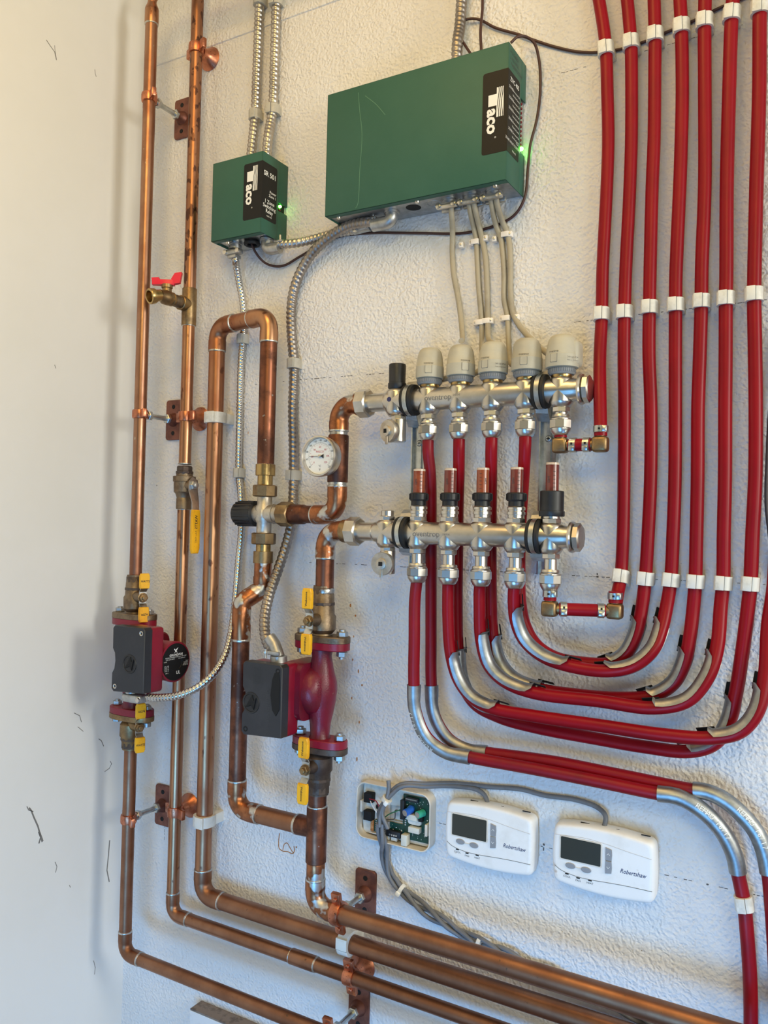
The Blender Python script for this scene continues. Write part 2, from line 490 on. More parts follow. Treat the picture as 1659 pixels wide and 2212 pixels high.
def wall_mat(name, col, emboss, warm):
    m = mk(name, col, .5, 0, warm, 2.2, .42, .72, spec=.35)
    nt = m.node_tree; N = nt.nodes; L = nt.links; bs = N['Principled BSDF']
    geo = [n for n in N if n.type == 'NEW_GEOMETRY'][0]
    if emboss:
        wv = N.new('ShaderNodeTexNoise'); wv.inputs['Scale'].default_value = 60; wv.inputs['Detail'].default_value = 2
        L.new(geo.outputs['Position'], wv.inputs['Vector'])
        mixv = N.new('ShaderNodeVectorMath'); mixv.operation = 'MULTIPLY_ADD'
        mixv.inputs[1].default_value = (.012, .012, .012)
        L.new(wv.outputs['Color'], mixv.inputs[0]); L.new(geo.outputs['Position'], mixv.inputs[2])
        vo = N.new('ShaderNodeTexVoronoi'); vo.feature = 'SMOOTH_F1'; vo.inputs['Scale'].default_value = 190; vo.inputs['Smoothness'].default_value = .7
        L.new(mixv.outputs[0], vo.inputs['Vector'])
        nz = N.new('ShaderNodeTexNoise'); nz.inputs['Scale'].default_value = 330; nz.inputs['Detail'].default_value = 2
        L.new(geo.outputs['Position'], nz.inputs['Vector'])
        ad = N.new('ShaderNodeMath'); ad.operation = 'MULTIPLY_ADD'; ad.inputs[1].default_value = .5
        L.new(nz.outputs[0], ad.inputs[0]); L.new(vo.outputs['Distance'], ad.inputs[2])
        bp = N.new('ShaderNodeBump'); bp.inputs['Strength'].default_value = .75; bp.inputs['Distance'].default_value = .0026
        L.new(ad.outputs[0], bp.inputs['Height']); L.new(bp.outputs[0], bs.inputs['Normal'])
        # dirt specks
        sp = N.new('ShaderNodeTexNoise'); sp.inputs['Scale'].default_value = 120; sp.inputs['Detail'].default_value = 2
        L.new(geo.outputs['Position'], sp.inputs['Vector'])
        mr = N.new('ShaderNodeMapRange'); mr.inputs[1].default_value = .765; mr.inputs[2].default_value = .80
        L.new(sp.outputs[0], mr.inputs[0])
        mx = N.new('ShaderNodeMix'); mx.data_type = 'RGBA'
        src = bs.inputs['Base Color'].links[0].from_socket
        L.new(src, mx.inputs[6]); mx.inputs[7].default_value = srgb(120, 108, 92); L.new(mr.outputs[0], mx.inputs[0])
        L.new(mx.outputs[2], bs.inputs['Base Color'])
    else:
        nz = N.new('ShaderNodeTexNoise'); nz.inputs['Scale'].default_value = 14
        L.new(geo.outputs['Position'], nz.inputs['Vector'])
        bp = N.new('ShaderNodeBump'); bp.inputs['Strength'].default_value = .12; bp.inputs['Distance'].default_value = .002
        L.new(nz.outputs[0], bp.inputs['Height']); L.new(bp.outputs[0], bs.inputs['Normal'])
    return m
M['wall'] = wall_mat('embossed_wall_panel', srgb(229, 228, 227), True, srgb(220, 217, 213))
M['wall_smooth'] = wall_mat('smooth_wall_paint', srgb(228, 228, 226), False, srgb(222, 222, 218))
M['ceiling'] = mk('ceiling_paint', srgb(226, 224, 218), .8)
M['floor'] = mk('concrete_floor', srgb(120, 116, 110), .8, 0, srgb(98, 94, 90), 6, bump=.3, bscale=60)

# ================================================================== setting
RX = 3.4
wall_back = struct('wall_back', B().box((RX / 2 - .06, .05, 1.375), (RX + .12, .10, 2.75)), M['wall'])
wall_left = struct('wall_left', B().box((-.05, -1.6, 1.375), (.10, 3.2, 2.75)), M['wall_smooth'])
struct('floor', B().box((RX / 2, -1.6, -.05), (RX + .2, 3.4, .10)), M['floor'])
struct('ceiling', B().box((RX / 2, -1.6, 2.80), (RX + .2, 3.4, .10)), M['ceiling'])
zt = P(340.8, 143.2, 0).z
struct('trim_1', B().prism([(0, 0), (.0022, .0012), (.003, .016), (0, .026)], (.004, -.0001, zt), -YY, ZZ, XX, RX - .01), M['wall'])
# pencil set-out lines, drawn by hand on the panel (broken dashes)
def pencil(pts, w=.0011, dash=True):
    q = [P(u, v, .0001) for u, v in pts]
    b = B(); s = []
    for a, c in zip(q, q[1:]):
        n = max(2, int((c - a).length / .006))
        for i in range(n):
            if dash and random.random() < .38: continue
            p0 = a + (c - a) * (i / n); p1 = a + (c - a) * ((i + random.uniform(.5, .95)) / n)
            b.ribbon([p0 + V((0, 0, random.uniform(-.0003, .0003))), p1], ZZ if abs((c - a).x) > abs((c - a).z) else XX, w * random.uniform(.5, 1), .0002)
    if b.f: part('pencil_line', b, M['pencil'], wall_back)
pencil([(540, 831.7), (660, 819.4), (839, 805.4)])
pencil([(606, 1213), (780, 1219.8), (1300, 1246.4), (1659, 1262.5)])
pencil([(941, 1776), (1159, 1826), (1425, 1887), (1530, 1911), (1659, 1939)])
pencil([(1212, 158), (1260, 145.5), (1620, 49.3)], .0008)
pencil([(1240, 696), (1659, 647)])
pencil([(621, 1670), (619, 1757)], .0008, False)
pencil([(491, 910), (490, 945)], .0008)
pencil([(356, 1775), (355, 1815)], .0008)
pencil([(1290, 1238), (1291, 1250)], .003, False)
pencil([(1175, 1822), (1174, 1838)], .003, False)
pencil([(1526, 1910), (1532, 1912)], .003, False)
def stain(pts, w, mat, wall, name):
    part(name, B().ribbon(path(pts, 5), V((.7, 0, .7)), w, .0003), mat, wall)
stain([(604, 1800, 0), (602, 1818, 0), (603, 1832, 0), (610, 1838, 0), (622, 1840, 0), (632, 1844, 0), (636, 1838, 0), (635, 1828, 0)], .0016, M['rust'], wall_back, 'rust_stain')
stain([(611, 1836, 0), (614, 1824, 0), (620, 1821, 0), (627, 1832, 0), (633, 1842, 0)], .0014, M['rust'], wall_back, 'rust_stain')
for (u, v) in ((757, 1308), (768, 1330), (762, 1425), (774, 1450), (782, 1480), (760, 1508), (776, 1560), (764, 1375), (771, 1640), (536, 935), (640, 1830)):
    q = P(u, v, .0002)
    b = B().prism(ell(random.uniform(.0008, .0016), random.uniform(.0015, .004), 7), q, XX, ZZ, -YY, .0002)
    part('rust_stain', b, M['rust'], wall_back)
def lw(u, v):            # point on the left wall seen at a survey pixel
    r = fw + rt * ((u - W / 2) / F) + up * ((H / 2 - v) / F)
    return CAM + r * ((.0002 - CAM.x) / r.x)
for pts, w in (([(100, 86), (108, 98), (118, 112), (122, 130)], .0012), ([(118, 98), (119, 110), (122, 128)], .0008), ([(205, 150), (206, 160), (208, 166)], .001),
               ([(63, 1745), (68, 1752), (73, 1765), (82, 1785), (88, 1808), (84, 1822)], .0028), ([(84, 1796), (90, 1812), (92, 1818)], .004), ([(58, 1742), (62, 1750), (72, 1753)], .0015),
               ([(119, 1862), (123, 1872), (120, 1885)], .0012), ([(237, 1815), (234, 1850), (231, 1880), (236, 1905)], .0022), ([(226, 1667), (236, 1660), (241, 1650), (238, 1644)], .0013),
               ([(160, 1540), (172, 1546), (176, 1560)], .0012), ([(168, 1570), (180, 1580)], .001), ([(213, 1596), (219, 1600), (224, 1612)], .0014), ([(202, 2075), (206, 2090), (204, 2105)], .001),
               ([(118, 788), (121, 796)], .001), ([(150, 1912), (152, 1917)], .001)):
    b = B().ribbon([lw(u, v) for u, v in pts], V((0, .7, .7)), w, .0002)
    part('scuff_mark', b, M['scuff'], wall_left)

# ================================================================== copper plumbing
R34, R1 = .0111, .0143
def arc(c0, c1, c2, R, n=10):
    """Points of a fillet of radius R at corner c1; returns points."""
    a = (c0 - c1).normalized(); b = (c2 - c1).normalized()
    ang = a.angle(b); t = R / math.tan(ang / 2)
    bis = (a + b).normalized(); cen = c1 + bis * (R / math.sin(ang / 2))
    p0 = c1 + a * t; p1 = c1 + b * t
    e1 = (p0 - cen).normalized(); e2 = (p1 - cen); e2 = (e2 - e1 * e2.dot(e1)).normalized()
    th = math.pi - ang
    return [cen + e1 * (R * math.cos(th * i / n)) + e2 * (R * math.sin(th * i / n)) for i in range(n + 1)]
def solder(root, p, ax, r, w=.0022):
    a = V(ax).normalized()
    part('solder_ring', B().lathe(p - a * w, a, [(0, r * .96), (w * .4, r * 1.10), (w, r * 1.125), (w * 1.6, r * 1.10), (w * 2, r * .96)], 24), M['solder'], root)
def elbow(root, c0, c1, c2, r, mat, k=1.0, sock=.019, rings=True, name='elbow'):
    R = r * 1.75 * k
    A = arc(c0, c1, c2, R)
    a = (c0 - c1).normalized(); b = (c2 - c1).normalized()
    s = sock
    ro = r * 1.10
    pts = [A[0] + a * s, A[0] + a * (s * .15)] + A + [A[-1] + b * (s * .15), A[-1] + b * s]
    rs = [ro, ro] + [r * 1.06] * len(A) + [ro, ro]
    part(name, B().tube(pts, rs, 28), mat, root)
    if rings:
        solder(root, pts[0], a, r); solder(root, pts[-1], b, r)
    return pts[0], pts[-1]
def pipe(root, a, b, r, mat, name='pipe'):
    return part(name, B().tube([a, a + (b - a) * .5, b], r, 28), mat, root)
def sleeve(root, a, b, r, mat, name='coupling', bead=True):
    ax = (b - a); L = ax.length
    prof = [(0, r * .97), (.0015, r), (L - .0015, r), (L, r * .97)]
    return part(name, B().lathe(a, ax, prof, 28), mat, root)

D1, D2, D3, D3R, D7 = .087, .038, .034, .055, .082
# ---- first riser (nearest the corner)
x1 = P(303, 895, D1).x
def p1(v): return V((x1, -D1, zat(x1, D1, v)))
def p2(v): return V((x2, -D2, zat(x2, D2, v)))
x2 = P(402, 905, D2).x
x3 = P(465, 905, D3).x
def p3(v): return V((x3, -D3, zat(x3, D3, v)))
t = thing('copper_riser', 'copper riser pipe nearest the corner, running from the top down to the left pump', 'copper pipe', p1(1240))
pipe(t, p1(1243), p1(40), R34, M['copper_stained'])
sleeve(t, p1(53), p1(22), R34 * 1.13, M['copper'], 'reducer')
part('reducer', B().lathe(p1(22), ZZ, [(0, R34 * 1.12), (.004, R34 * 1.05), (.010, .0088), (.012, .0086)], 28), M['copper'], t)
solder(t, p1(53), ZZ, R34)
top = p1(14)
part('pipe', B().tube(path([top, top + V((.001, 0, .012)), P(338, -14, D1), P(356, -32, D1), P(380, -42, D1), P(420, -54, D1), P(700, -160, D1)], 6), .008, 20), M['copper'], t)
t = thing('copper_pipe_run', 'copper pipe below the left pump, turning right as the lowest horizontal pipe', 'copper pipe', p1(2050))
c = V((x1, -D1, P(267.5, 2058, D1).z)); e = V((xat(c.z, D1, 1500), -D1, c.z))
q0, q1 = elbow(t, c + ZZ, c, e, R34, M['copper_brown'])
pipe(t, p1(1590), q0, R34, M['copper_brown']); pipe(t, q1, V((3.38, -D1, c.z)), R34, M['copper_brown'])
ZL1 = c.z
# ---- second riser
t = thing('copper_riser', 'spotted copper riser pipe with a brass tee carrying the hose tap', 'copper pipe', p2(1000))
pipe(t, p2(1003), p2(690), R34, M['copper']); pipe(t, p2(645), V((x2, -D2, 2.745)), R34, M['copper_spotted'])
za, zb = p2(704), p2(624)
zm = p2(660)
part('tee', B().lathe(za, ZZ, [(0, R34 * 1.16), (.001, R34 * 1.2), ((zb - za).z - .001, R34 * 1.2), ((zb - za).z, R34 * 1.16)], 28).lathe(zm, -YY, [(0, R34 * 1.1), (.014, R34 * 1.05), (.0155, R34 * 1.2), (.023, R34 * 1.2), (.024, R34 * 1.1)], 24), M['brass'], t)
solder(t, za + ZZ * .0005, ZZ, R34)
t = thing('copper_pipe_run', 'copper pipe below the yellow-lever ball valve, turning right as the middle horizontal pipe', 'copper pipe', p2(1960))
c = V((x2, -D2, P(374, 1975, D2).z)); e = V((3.38, -D2, c.z))
q0, q1 = elbow(t, c + ZZ, c, e, R34, M['copper_brown'])
pipe(t, p2(1094), q0, R34, M['copper']); pipe(t, q1, e, R34, M['copper_brown'])
ZL2 = c.z
xa, xb = xat(ZL2, D2, 630), xat(ZL2, D2, 683)
sleeve(t, V((xa, -D2, ZL2)), V((xb, -D2, ZL2)), R34 * 1.12, M['copper_brown'])
solder(t, V((xb, -D2, ZL2)), XX, R34); solder(t, V((xa, -D2, ZL2)), XX, R34, .0012)
# ---- third riser: the inverted U loop and the long horizontal pipe
t = thing('copper_loop', 'large copper pipe looping over above the mixing valve, then running down and right', 'copper pipe', p3(1900))
cl = V((x3, -D3, P(470, 705, D3).z)); cr = V((P(585, 686, D3R).x, -D3R, cl.z))
x3r = P(575.5, 938, D3R).x; cr.x = x3r
q0, q1 = elbow(t, cl - ZZ, cl, cr, R1, M['copper'], 1.0, .020)
r0, r1 = elbow(t, cl, cr, cr - ZZ, R1, M['copper'], 1.0, .020)
pipe(t, q1, r0, R1, M['copper'])
c = V((x3, -D3, P(434, 1932, D3).z)); e = V((3.38, -D3, c.z))
s0, s1 = elbow(t, c + ZZ, c, e, R1, M['copper_brown'], 1.0, .020)
pipe(t, q0, s0, R1, M['copper']); pipe(t, s1, e, R1, M['copper_brown'])
ZL3 = c.z
def pr(v, x=None, d=D3R): return V((x3r if x is None else x, -d, zat(x3r if x is None else x, d, v)))
pipe(t, r1, pr(1008), R1, M['copper_dark'])
part('coupling', B().lathe(pr(1028), ZZ, [(0, R1 * 1.1), (.001, R1 * 1.16), (pr(1004).z - pr(1028).z, R1 * 1.16), (pr(1004).z - pr(1028).z + .001, R1 * 1.08)], 28), M['brass_bright'], t)
solder(t, pr(1004), ZZ, R1, .0015)

# ---- mixing valve
XM = x3r
zM = zat(XM, D3R, 1110)
cM = V((XM, -D3R, zM))
t = thing('mixing_valve', 'nickel three-way mixing valve with a black ribbed knob', 'valve', cM)
hN = pr(1074).z - zM; lN = zM - pr(1152).z
part('body', B().lathe(cM - ZZ * lN, ZZ, [(0, .0125), (lN - .016, .0125), (lN - .010, .0165), (lN + .010, .0165), (lN + .016, .0125), (lN + hN, .0125)], 28)
     .lathe(cM - XX * .016, XX, [(0, .0150), (.012, .0165), (.022, .0172), (.024, .0155), (.036, .0152), (.0365, .0165), (.040, .0165), (.0405, .0148), (.062, .0145)], 28), M['nickel_cast'], t)
xo = xat(zM, D3R, 606) - XM; xo2 = xat(zM, D3R, 641) - XM
part('union_nut', B().hexn(pr(1073), ZZ, pr(1048).z - pr(1073).z, .0205, 8, .1), M['brass'], t)
part('union_nut', B().hexn(pr(1176), ZZ, pr(1151).z - pr(1176).z, .0205, 8, .1), M['brass'], t)
part('union_nut', B().hexn(cM + XX * xo, XX, (xo2 - xo) * .72, .0205, 8, .1), M['brass'], t)
part('tailpiece', B().lathe(pr(1049), ZZ, [(0, .0128), (pr(1027).z - pr(1049).z, .0128)], 28), M['brass_bright'], t)
part('tailpiece', B().lathe(pr(1192), ZZ, [(0, .0125), (pr(1175).z - pr(1192).z, .0125)], 28), M['brass_bright'], t)
kb = B().lathe(cM - XX * .015, -XX, [(0, .012), (.003, .0205), (.006, .0215), (.040, .0200), (.043, .0185), (.0435, .015)], 32)
for i in range(18):
    a = 2 * math.pi * i / 18
    dd = YY * math.cos(a) + ZZ * math.sin(a)
    kb.box(cM - XX * .036 + dd * .0208, (.036, .0022, .0028), -XX, dd, XX.cross(dd), 0)
part('knob', kb, M['black_plastic'], t)
text('MIX', cM + XX * .044 - YY * .0150, -ZZ, XX, .005, M['print_grey'], t)

# ---- offset drop below the mixing valve
c1_ = pr(1258); x4 = P(520, 1400, D7).x
c2_ = V((x4, -D7, zat(x4, D7, 1300)))
c1_ = V((x3r, -D3R, c2_.z + abs(c2_.x - x3r) * 1.05))
t = thing('copper_drop_pipe', 'dark copper pipe offset below the mixing valve, running down to the tee', 'copper pipe', V((x4, -D7, .95)))
part('coupling', B().lathe(pr(1216), ZZ, [(0, R1 * 1.16), (pr(1191).z - pr(1216).z, R1 * 1.16)], 28), M['brass'], t)
q0, q1 = elbow(t, c1_ + ZZ, c1_, c2_, R1, M['copper_tinned'], .6, .012, False)
r0, r1 = elbow(t, c1_, c2_, c2_ - ZZ, R1, M['copper_tinned'], .6, .012, False)
pipe(t, q0, pr(1215), R1 * 1.02, M['copper_tinned']); pipe(t, q1, r0, R1, M['solder'])
x7 = P(684, 1790, D7).x
zT = P(683, 1790, D7).z
c4 = V((x4, -D7, zT)); c7 = V((x7, -D7, zT))
v4 = lambda v: V((x4, -D7, zat(x4, D7, v)))
pipe(t, r1, v4(1335), R1, M['solder'])
sleeve(t, v4(1382), v4(1322), R1 * 1.10, M['copper_tinned'])
solder(t, v4(1382), ZZ, R1, .003)
s0, s1 = elbow(t, c4 + ZZ, c4, c7, R1, M['copper_tinned'], 1.0, .022)
pipe(t, v4(1380), s0, R1, M['copper_dark'])
pipe(t, s1, c7 - XX * .028, R1, M['copper_brown'])
solder(t, c7 - XX * .036, XX, R1, .004)

# ---- tee, drop and upper horizontal pipe under the middle pump
v7 = lambda v: V((x7, -D7, zat(x7, D7, v)))
t = thing('copper_pipe_run', 'dark copper tee and pipe under the middle pump, turning right as the uppermost horizontal pipe', 'copper pipe', v7(1960))
part('tee', B().lathe(v7(1862), ZZ, [(0, R1 * 1.08), (.001, R1 * 1.13), (v7(1742).z - v7(1862).z, R1 * 1.13), (v7(1740).z - v7(1862).z, R1 * 1.08)], 28).lathe(c7, -XX, [(0, R1), (.034, R1 * 1.12), (.036, R1 * 1.05)], 28), M['copper_dark'], t)
pipe(t, v7(1744), v7(1708), R1, M['copper_dark'])
solder(t, v7(1741), ZZ, R1, .0025)
cz = V((x7, -D7, P(674, 1955, D7).z)); e = V((3.38, -D7, cz.z))
s0, s1 = elbow(t, cz + ZZ, cz, e, R1, M['copper_tinned'], .95, .018)
sleeve(t, s0, v7(1862), R1 * 1.01, M['copper_tinned'], 'pipe')
pipe(t, s1, e, R1, M['copper_brown'])
ZL7 = cz.z

# ---- supply to the upper manifold
DU, DL = .066, .082
ZU = (P(900, 866, DU).z + P(1240, 840, DU).z) / 2
ZLm = (P(850, 1150, DL).z + P(1220, 1160, DL).z) / 2
x5 = P(725, 990, D7 - .009).x
t = thing('copper_supply_pipe', 'copper pipe rising from the mixing valve past the dial thermometer to the upper manifold', 'copper pipe', V((x5, -DU, zM)))
d5 = DU
c5 = V((x5, -d5, zM)); c6 = V((x5, -d5, ZU))
a5 = cM + XX * (xo2 * .80)
v5 = lambda v: V((x5, -d5, zat(x5, d5, v)))
s0, s1 = elbow(t, a5, c5, c5 + ZZ, R1, M['copper_tinned'], 1.0, .020)
pipe(t, a5 - XX * .012, s0, R1, M['copper_dark'])
part('coupling', B().lathe(a5, (s0 - a5), [(0, R1 * 1.05), (.003, R1 * 1.15), ((s0 - a5).length * .55, R1 * 1.12), ((s0 - a5).length * .62, R1)], 28), M['copper_dark'], t)
pipe(t, s1, v5(1040), R1, M['solder'])
part('tee', B().lathe(v5(1042), ZZ, [(0, R1 * 1.1), (.001, R1 * 1.14), (v5(942).z - v5(1042).z, R1 * 1.14), (v5(940).z - v5(1042).z, R1 * 1.08)], 28).lathe(v5(990), -YY, [(0, R1 * .9), (.024, R1 * .9)], 24), M['copper_dark'], t)
xu = xat(ZU, d5, 748)
e0, e1 = elbow(t, c6 - ZZ, c6, c6 + XX, R1, M['copper_tinned'], 1.0, .016)
pipe(t, v5(943), e0, R1, M['solder'])
xn = xat(ZU, d5, 778)
part('adapter', B().lathe(V((e1.x, -d5, ZU)), XX, [(0, R1 * 1.08), (.002, R1 * 1.16), (xn - e1.x - .006, R1 * 1.16), (xn - e1.x - .005, R1 * 1.28), (xn - e1.x + .002, R1 * 1.28)], 28), M['copper_tinned'], t)

# ---- return from the lower manifold
x6 = P(702, 1232, DL).x
t = thing('copper_return_pipe', 'copper pipe turning down from the lower manifold to the middle pump', 'copper pipe', V((x6, -DL, zat(x6, DL, 1290))))
xP = x6; DP = DL
c8 = V((x6, -DL, ZLm))
v6 = lambda v: V((x6, -DL, zat(x6, DL, v)))
e0, e1 = elbow(t, c8 - ZZ, c8, c8 + XX, R1, M['copper_tinned'], 1.0, .018)
pipe(t, v6(1284), e0, R1, M['copper_dark'])
solder(t, v6(1276), ZZ, R1, .005)
xn2 = xat(ZLm, DL, 752)
part('adapter', B().lathe(e1, XX, [(0, R1 * 1.08), (.002, R1 * 1.16), (xn2 - e1.x - .009, R1 * 1.16), (xn2 - e1.x - .008, R1 * 1.24), (xn2 - e1.x + .002, R1 * 1.24)], 28), M['brass'], t)

# ================================================================== dial thermometer
dt_ = P(694, 986, .104)
t = thing('dial_thermometer', 'round white dial thermometer with chrome rim beside the copper tee', 'thermometer', V((dt_.x, -d5, dt_.z)))
R_ = .0315
cA = V((dt_.x, -.108, dt_.z))
part('stem', B().tube([v5(990) - YY * .020, cA + YY * .014], .006, 16), M['brass'], t)
part('case', B().lathe(cA + YY * .016, -YY, [(0, R_ * .55), (.001, R_ * .94), (.012, R_ * .96)], 40), M['chrome'], t)
part('rim', B().lathe(cA + YY * .006, -YY, [(0, R_ * .9), (.001, R_ * 1.0), (.010, R_ * 1.01), (.0115, R_ * .985), (.0118, R_ * .93), (.0100, R_ * .90), (.003, R_ * .885), (.0026, R_ * .2)], 40), M['chrome'], t)
dial = part('dial_face', B().lathe(cA + YY * .0015, -YY, [(0, R_ * .5), (.0005, R_ * .885), (.0012, R_ * .88)], 40), M['dial'], t)
of = cA + YY * .0002
for i in range(57):
    a = math.radians(222 - i * 264 / 56)
    L = .0026 if i % 7 == 0 else .0015
    p = V((math.cos(a), 0, math.sin(a))); tt_ = V((-math.sin(a), 0, math.cos(a)))
    for rr, mt in ((R_ * .66, 'print_black'), (R_ * .575, 'print_red')):
        if mt == 'print_red' and i % 3: continue
        part('tick', B().box(of + p * rr, (.00028, .0001, L), tt_, -YY, p), M[mt], dial)
for s, a in (('40', 222), ('60', 190), ('80', 163), ('100', 137), ('120', 112), ('140', 90), ('160', 68), ('180', 43), ('200', 18), ('220', -10), ('250', -42)):
    a = math.radians(a)
    text(s, of + V((math.cos(a), 0, math.sin(a))) * (R_ * .78), XX, ZZ, .0028, M['print_black'], dial)
for s, a in (('0', 222), ('20', 182), ('40', 135), ('60', 90), ('80', 45), ('100', 0), ('120', -42)):
    a = math.radians(a)
    text(s, of + V((math.cos(a), 0, math.sin(a))) * (R_ * .45), XX, ZZ, .0029, M['print_red'], dial)
text('PASCO', of + ZZ * (R_ * .22), XX, ZZ, .0032, M['print_red'], dial)
text('°C', of - ZZ * (R_ * .48), XX, ZZ, .0030, M['print_black'], dial)
text('°F', of - ZZ * (R_ * .66), XX, ZZ, .0030, M['print_black'], dial)
part('pointer', B().box(of - YY * .0012 - XX * (R_ * .30), (R_ * .62, .0004, .0007)).prism([(0, -.0006), (.004, -.0013), (.0075, -.0034), (.0075, .0034), (.004, .0013), (0, .0006)], of - YY * .0010, XX, ZZ, -YY, .0004), M['print_black'], t)
part('hub', B().lathe(of - YY * .0008, -YY, [(0, .0024), (.0014, .0024), (.0018, .0018)], 20), M['chrome'], t)

# ================================================================== pipe hangers
def ring_clamp(t, c, ax, r, lug, mat, h=.016):
    """Split ring: two bands and two bolted lugs along +-lug."""
    ax = V(ax); lug = V(lug).normalized(); g = ax.cross(lug)
    part('clamp_ring', B().lathe(c - ax * (h / 2), ax, [(0, r * 1.0), (.0006, r * 1.24), (h * .25, r * 1.30), (h * .75, r * 1.30), (h - .0006, r * 1.24), (h, r)], 28), mat, t)
    for s in (-1, 1):
        o = c + lug * (s * (r * 1.22 + .0078))
        lg = part('lug', B().box(o, (.019, .0080, h * .98), lug, g, ax, .0016), mat, t)
        part('screw', B().lathe(o + g * .003, g, [(0, .0036), (.0028, .0036), (.0042, .0022)], 14), mat, lg)
def plate_at(t, c, w=.038, h=.076):
    part('wall_plate', B().prism(rrect(w, h, .005), c, XX, ZZ, -YY, .0045, .001), M['plate'], t)
    for s in (-1, 1):
        q = c + ZZ * (s * h * .33)
        part('screw', B().lathe(q - YY * .0042, -YY, [(0, .0042), (.0008, .0040), (.0010, .0030), (.0006, .0012)], 16), M['void'], t)
def rod_hanger(label, c, ax, r, lug, plate_dx=0.0, plate_dz=0.0):
    b0 = V((c.x + plate_dx, -.0002, c.z + plate_dz))
    t = thing('pipe_hanger', label, 'pipe hanger', b0, 'rod pipe hangers with wall plates')
    plate_at(t, b0)
    part('boss', B().lathe(b0 - YY * .004, -YY, [(0, .0135), (.004, .0120), (.010, .0095), (.014, .0092)], 24), M['plate'], t)
    b1 = V((b0.x, -.016, b0.z)); b2 = c + YY * (r * 1.2)
    ax2 = (b2 - b1).normalized(); L = (b2 - b1).length
    part('rod', B().tube([b1, b2], .0047, 14), M['steel'], t)
    part('nut', B().hexn(b1, ax2, .008, .0092), M['steel'], t)
    part('nut', B().hexn(b2 - ax2 * .012, ax2, .008, .0088), M['steel'], t)
    ring_clamp(t, c, ax, r, lug, M['copper_hanger'])
    return t
def bell_hanger(label, c, ax, r, lug):
    b0 = V((c.x, -.0002, c.z))
    t = thing('pipe_hanger', label, 'pipe hanger', b0, 'bell pipe hangers')
    D = -c.y
    part('bell', B().lathe(b0, -YY, [(0, .0215), (.0015, .0225), (.003, .021), (.007, .0180), (.012, .0145), (.018, .0115), (max(.019, D - r * 1.1), .0105)], 28), M['copper_hanger'], t)
    ring_clamp(t, c, ax, r, lug, M['copper_hanger'], .018)
    return t
lug1 = V((.86, -.45, 0))
rod_hanger('copper clamp on a steel rod holding the corner riser near the top', p1(212), ZZ, R34, lug1, 0, 0)
rod_hanger('copper clamp on a steel rod holding the corner riser level with the mixing loop clip', p1(895), ZZ, R34, lug1, 0, 0)
rod_hanger('copper clamp on a steel rod holding the corner pipe below the left pump', p1(1768), ZZ, R34, lug1, 0, 0)
bell_hanger('bright copper bell hanger on the spotted riser at the very top', p2(106), ZZ, R34, V((.95, -.3, 0)))
bell_hanger('copper bell hanger on the second riser just above its ball valve', p2(900), ZZ, R34, V((.95, -.3, 0)))
bell_hanger('copper bell hanger on the second pipe low down beside a white clip', p2(1752), ZZ, R34, V((.95, -.3, 0)))
rod_hanger('copper clamp on a plated bracket holding the uppermost horizontal pipe at its bend', V((xat(ZL7, D7, 731), -D7, ZL7)), XX, R1, V((0, -.25, 1)))
bell_hanger('copper bell hanger on the middle horizontal pipe', V((xat(ZL2, D2, 757), -D2, ZL2)), XX, R34, V((0, -.25, 1)))
rod_hanger('copper clamp on a steel rod holding the lowest horizontal pipe', V((xat(ZL1, D1, 712), -D1, ZL1)), XX, R34, V((0, -.25, 1)))

# ================================================================== flanged isolation valves and pumps
def oval(a, b, n=28, p=2.6):
    o = []
    for i in range(n):
        t = 2 * math.pi * i / n; c, s_ = math.cos(t), math.sin(t)
        o.append((a * math.copysign(abs(c) ** (2 / p), c), b * math.copysign(abs(s_) ** (2 / p), s_)))
    return o
def hexbolt(t, p, ax, L, mat, name='bolt'):
    """Bolt through flanges: head at p, shank along ax, nut at the far end."""
    ax = V(ax)
    b = part(name, B().hexn(p - ax * .007, ax, .007, .0085).lathe(p, ax, [(0, .0045), (L + .011, .0045), (L + .012, .0038)], 14), mat, t)
    part('nut', B().hexn(p + ax * L, ax, .008, .0088), mat, b)
def grip_lever(t, c, n, wdir, print_a, print_b, updir=ZZ, k=1.0, flat=False):
    """Two-paddle handle: steel strap with a yellow grip at each end. c: hub, n: outward, wdir: width."""
    h = part('handle', B().ribbon([c + updir * (.030 * k) + n * .006, c + updir * (.020 * k) + n * .006, c + updir * (.012 * k), c - updir * (.012 * k), c - updir * (.020 * k) + n * .006, c - updir * (.030 * k) + n * .006], wdir, .013, .0018), M['steel'], t)
    part('nut', B().lathe(c, n, [(0, .0088), (.001, .0088), (.0012, .0075)], 20).hexn(c + n * .0012, n, .006, .0076).lathe(c + n * .007, n, [(0, .0042), (.0035, .0042), (.004, .0035)], 14), M['brass'], h)
    for s, txt in ((1, print_a), (-1, print_b)):
        e = updir * s
        g = part('grip', B().prism([(-.0078, 0), (.0078, 0), (.0088, .004), (.0088, .026 * k), (.0068, .031 * k), (-.0068, .031 * k), (-.0088, .026 * k), (-.0088, .004)],
                                    c + e * (.019 * k) + n * .0035, wdir * (1 if (wdir.cross(e)).dot(n) > 0 else -1), e, n, .0062, .0012), M['yellow'], h)
        if txt:
            o = c + e * (.034 * k) + n * (.0035 + .0063)
            if flat: text(txt, o, -wdir if (-wdir).cross(ZZ).dot(n) > 0 else wdir, ZZ, .0036, M['print_black'], g, bold=.03, sx=.9)
            else: text(txt, o, e, n.cross(e), .0036, M['print_black'], g, bold=.02)
    return h
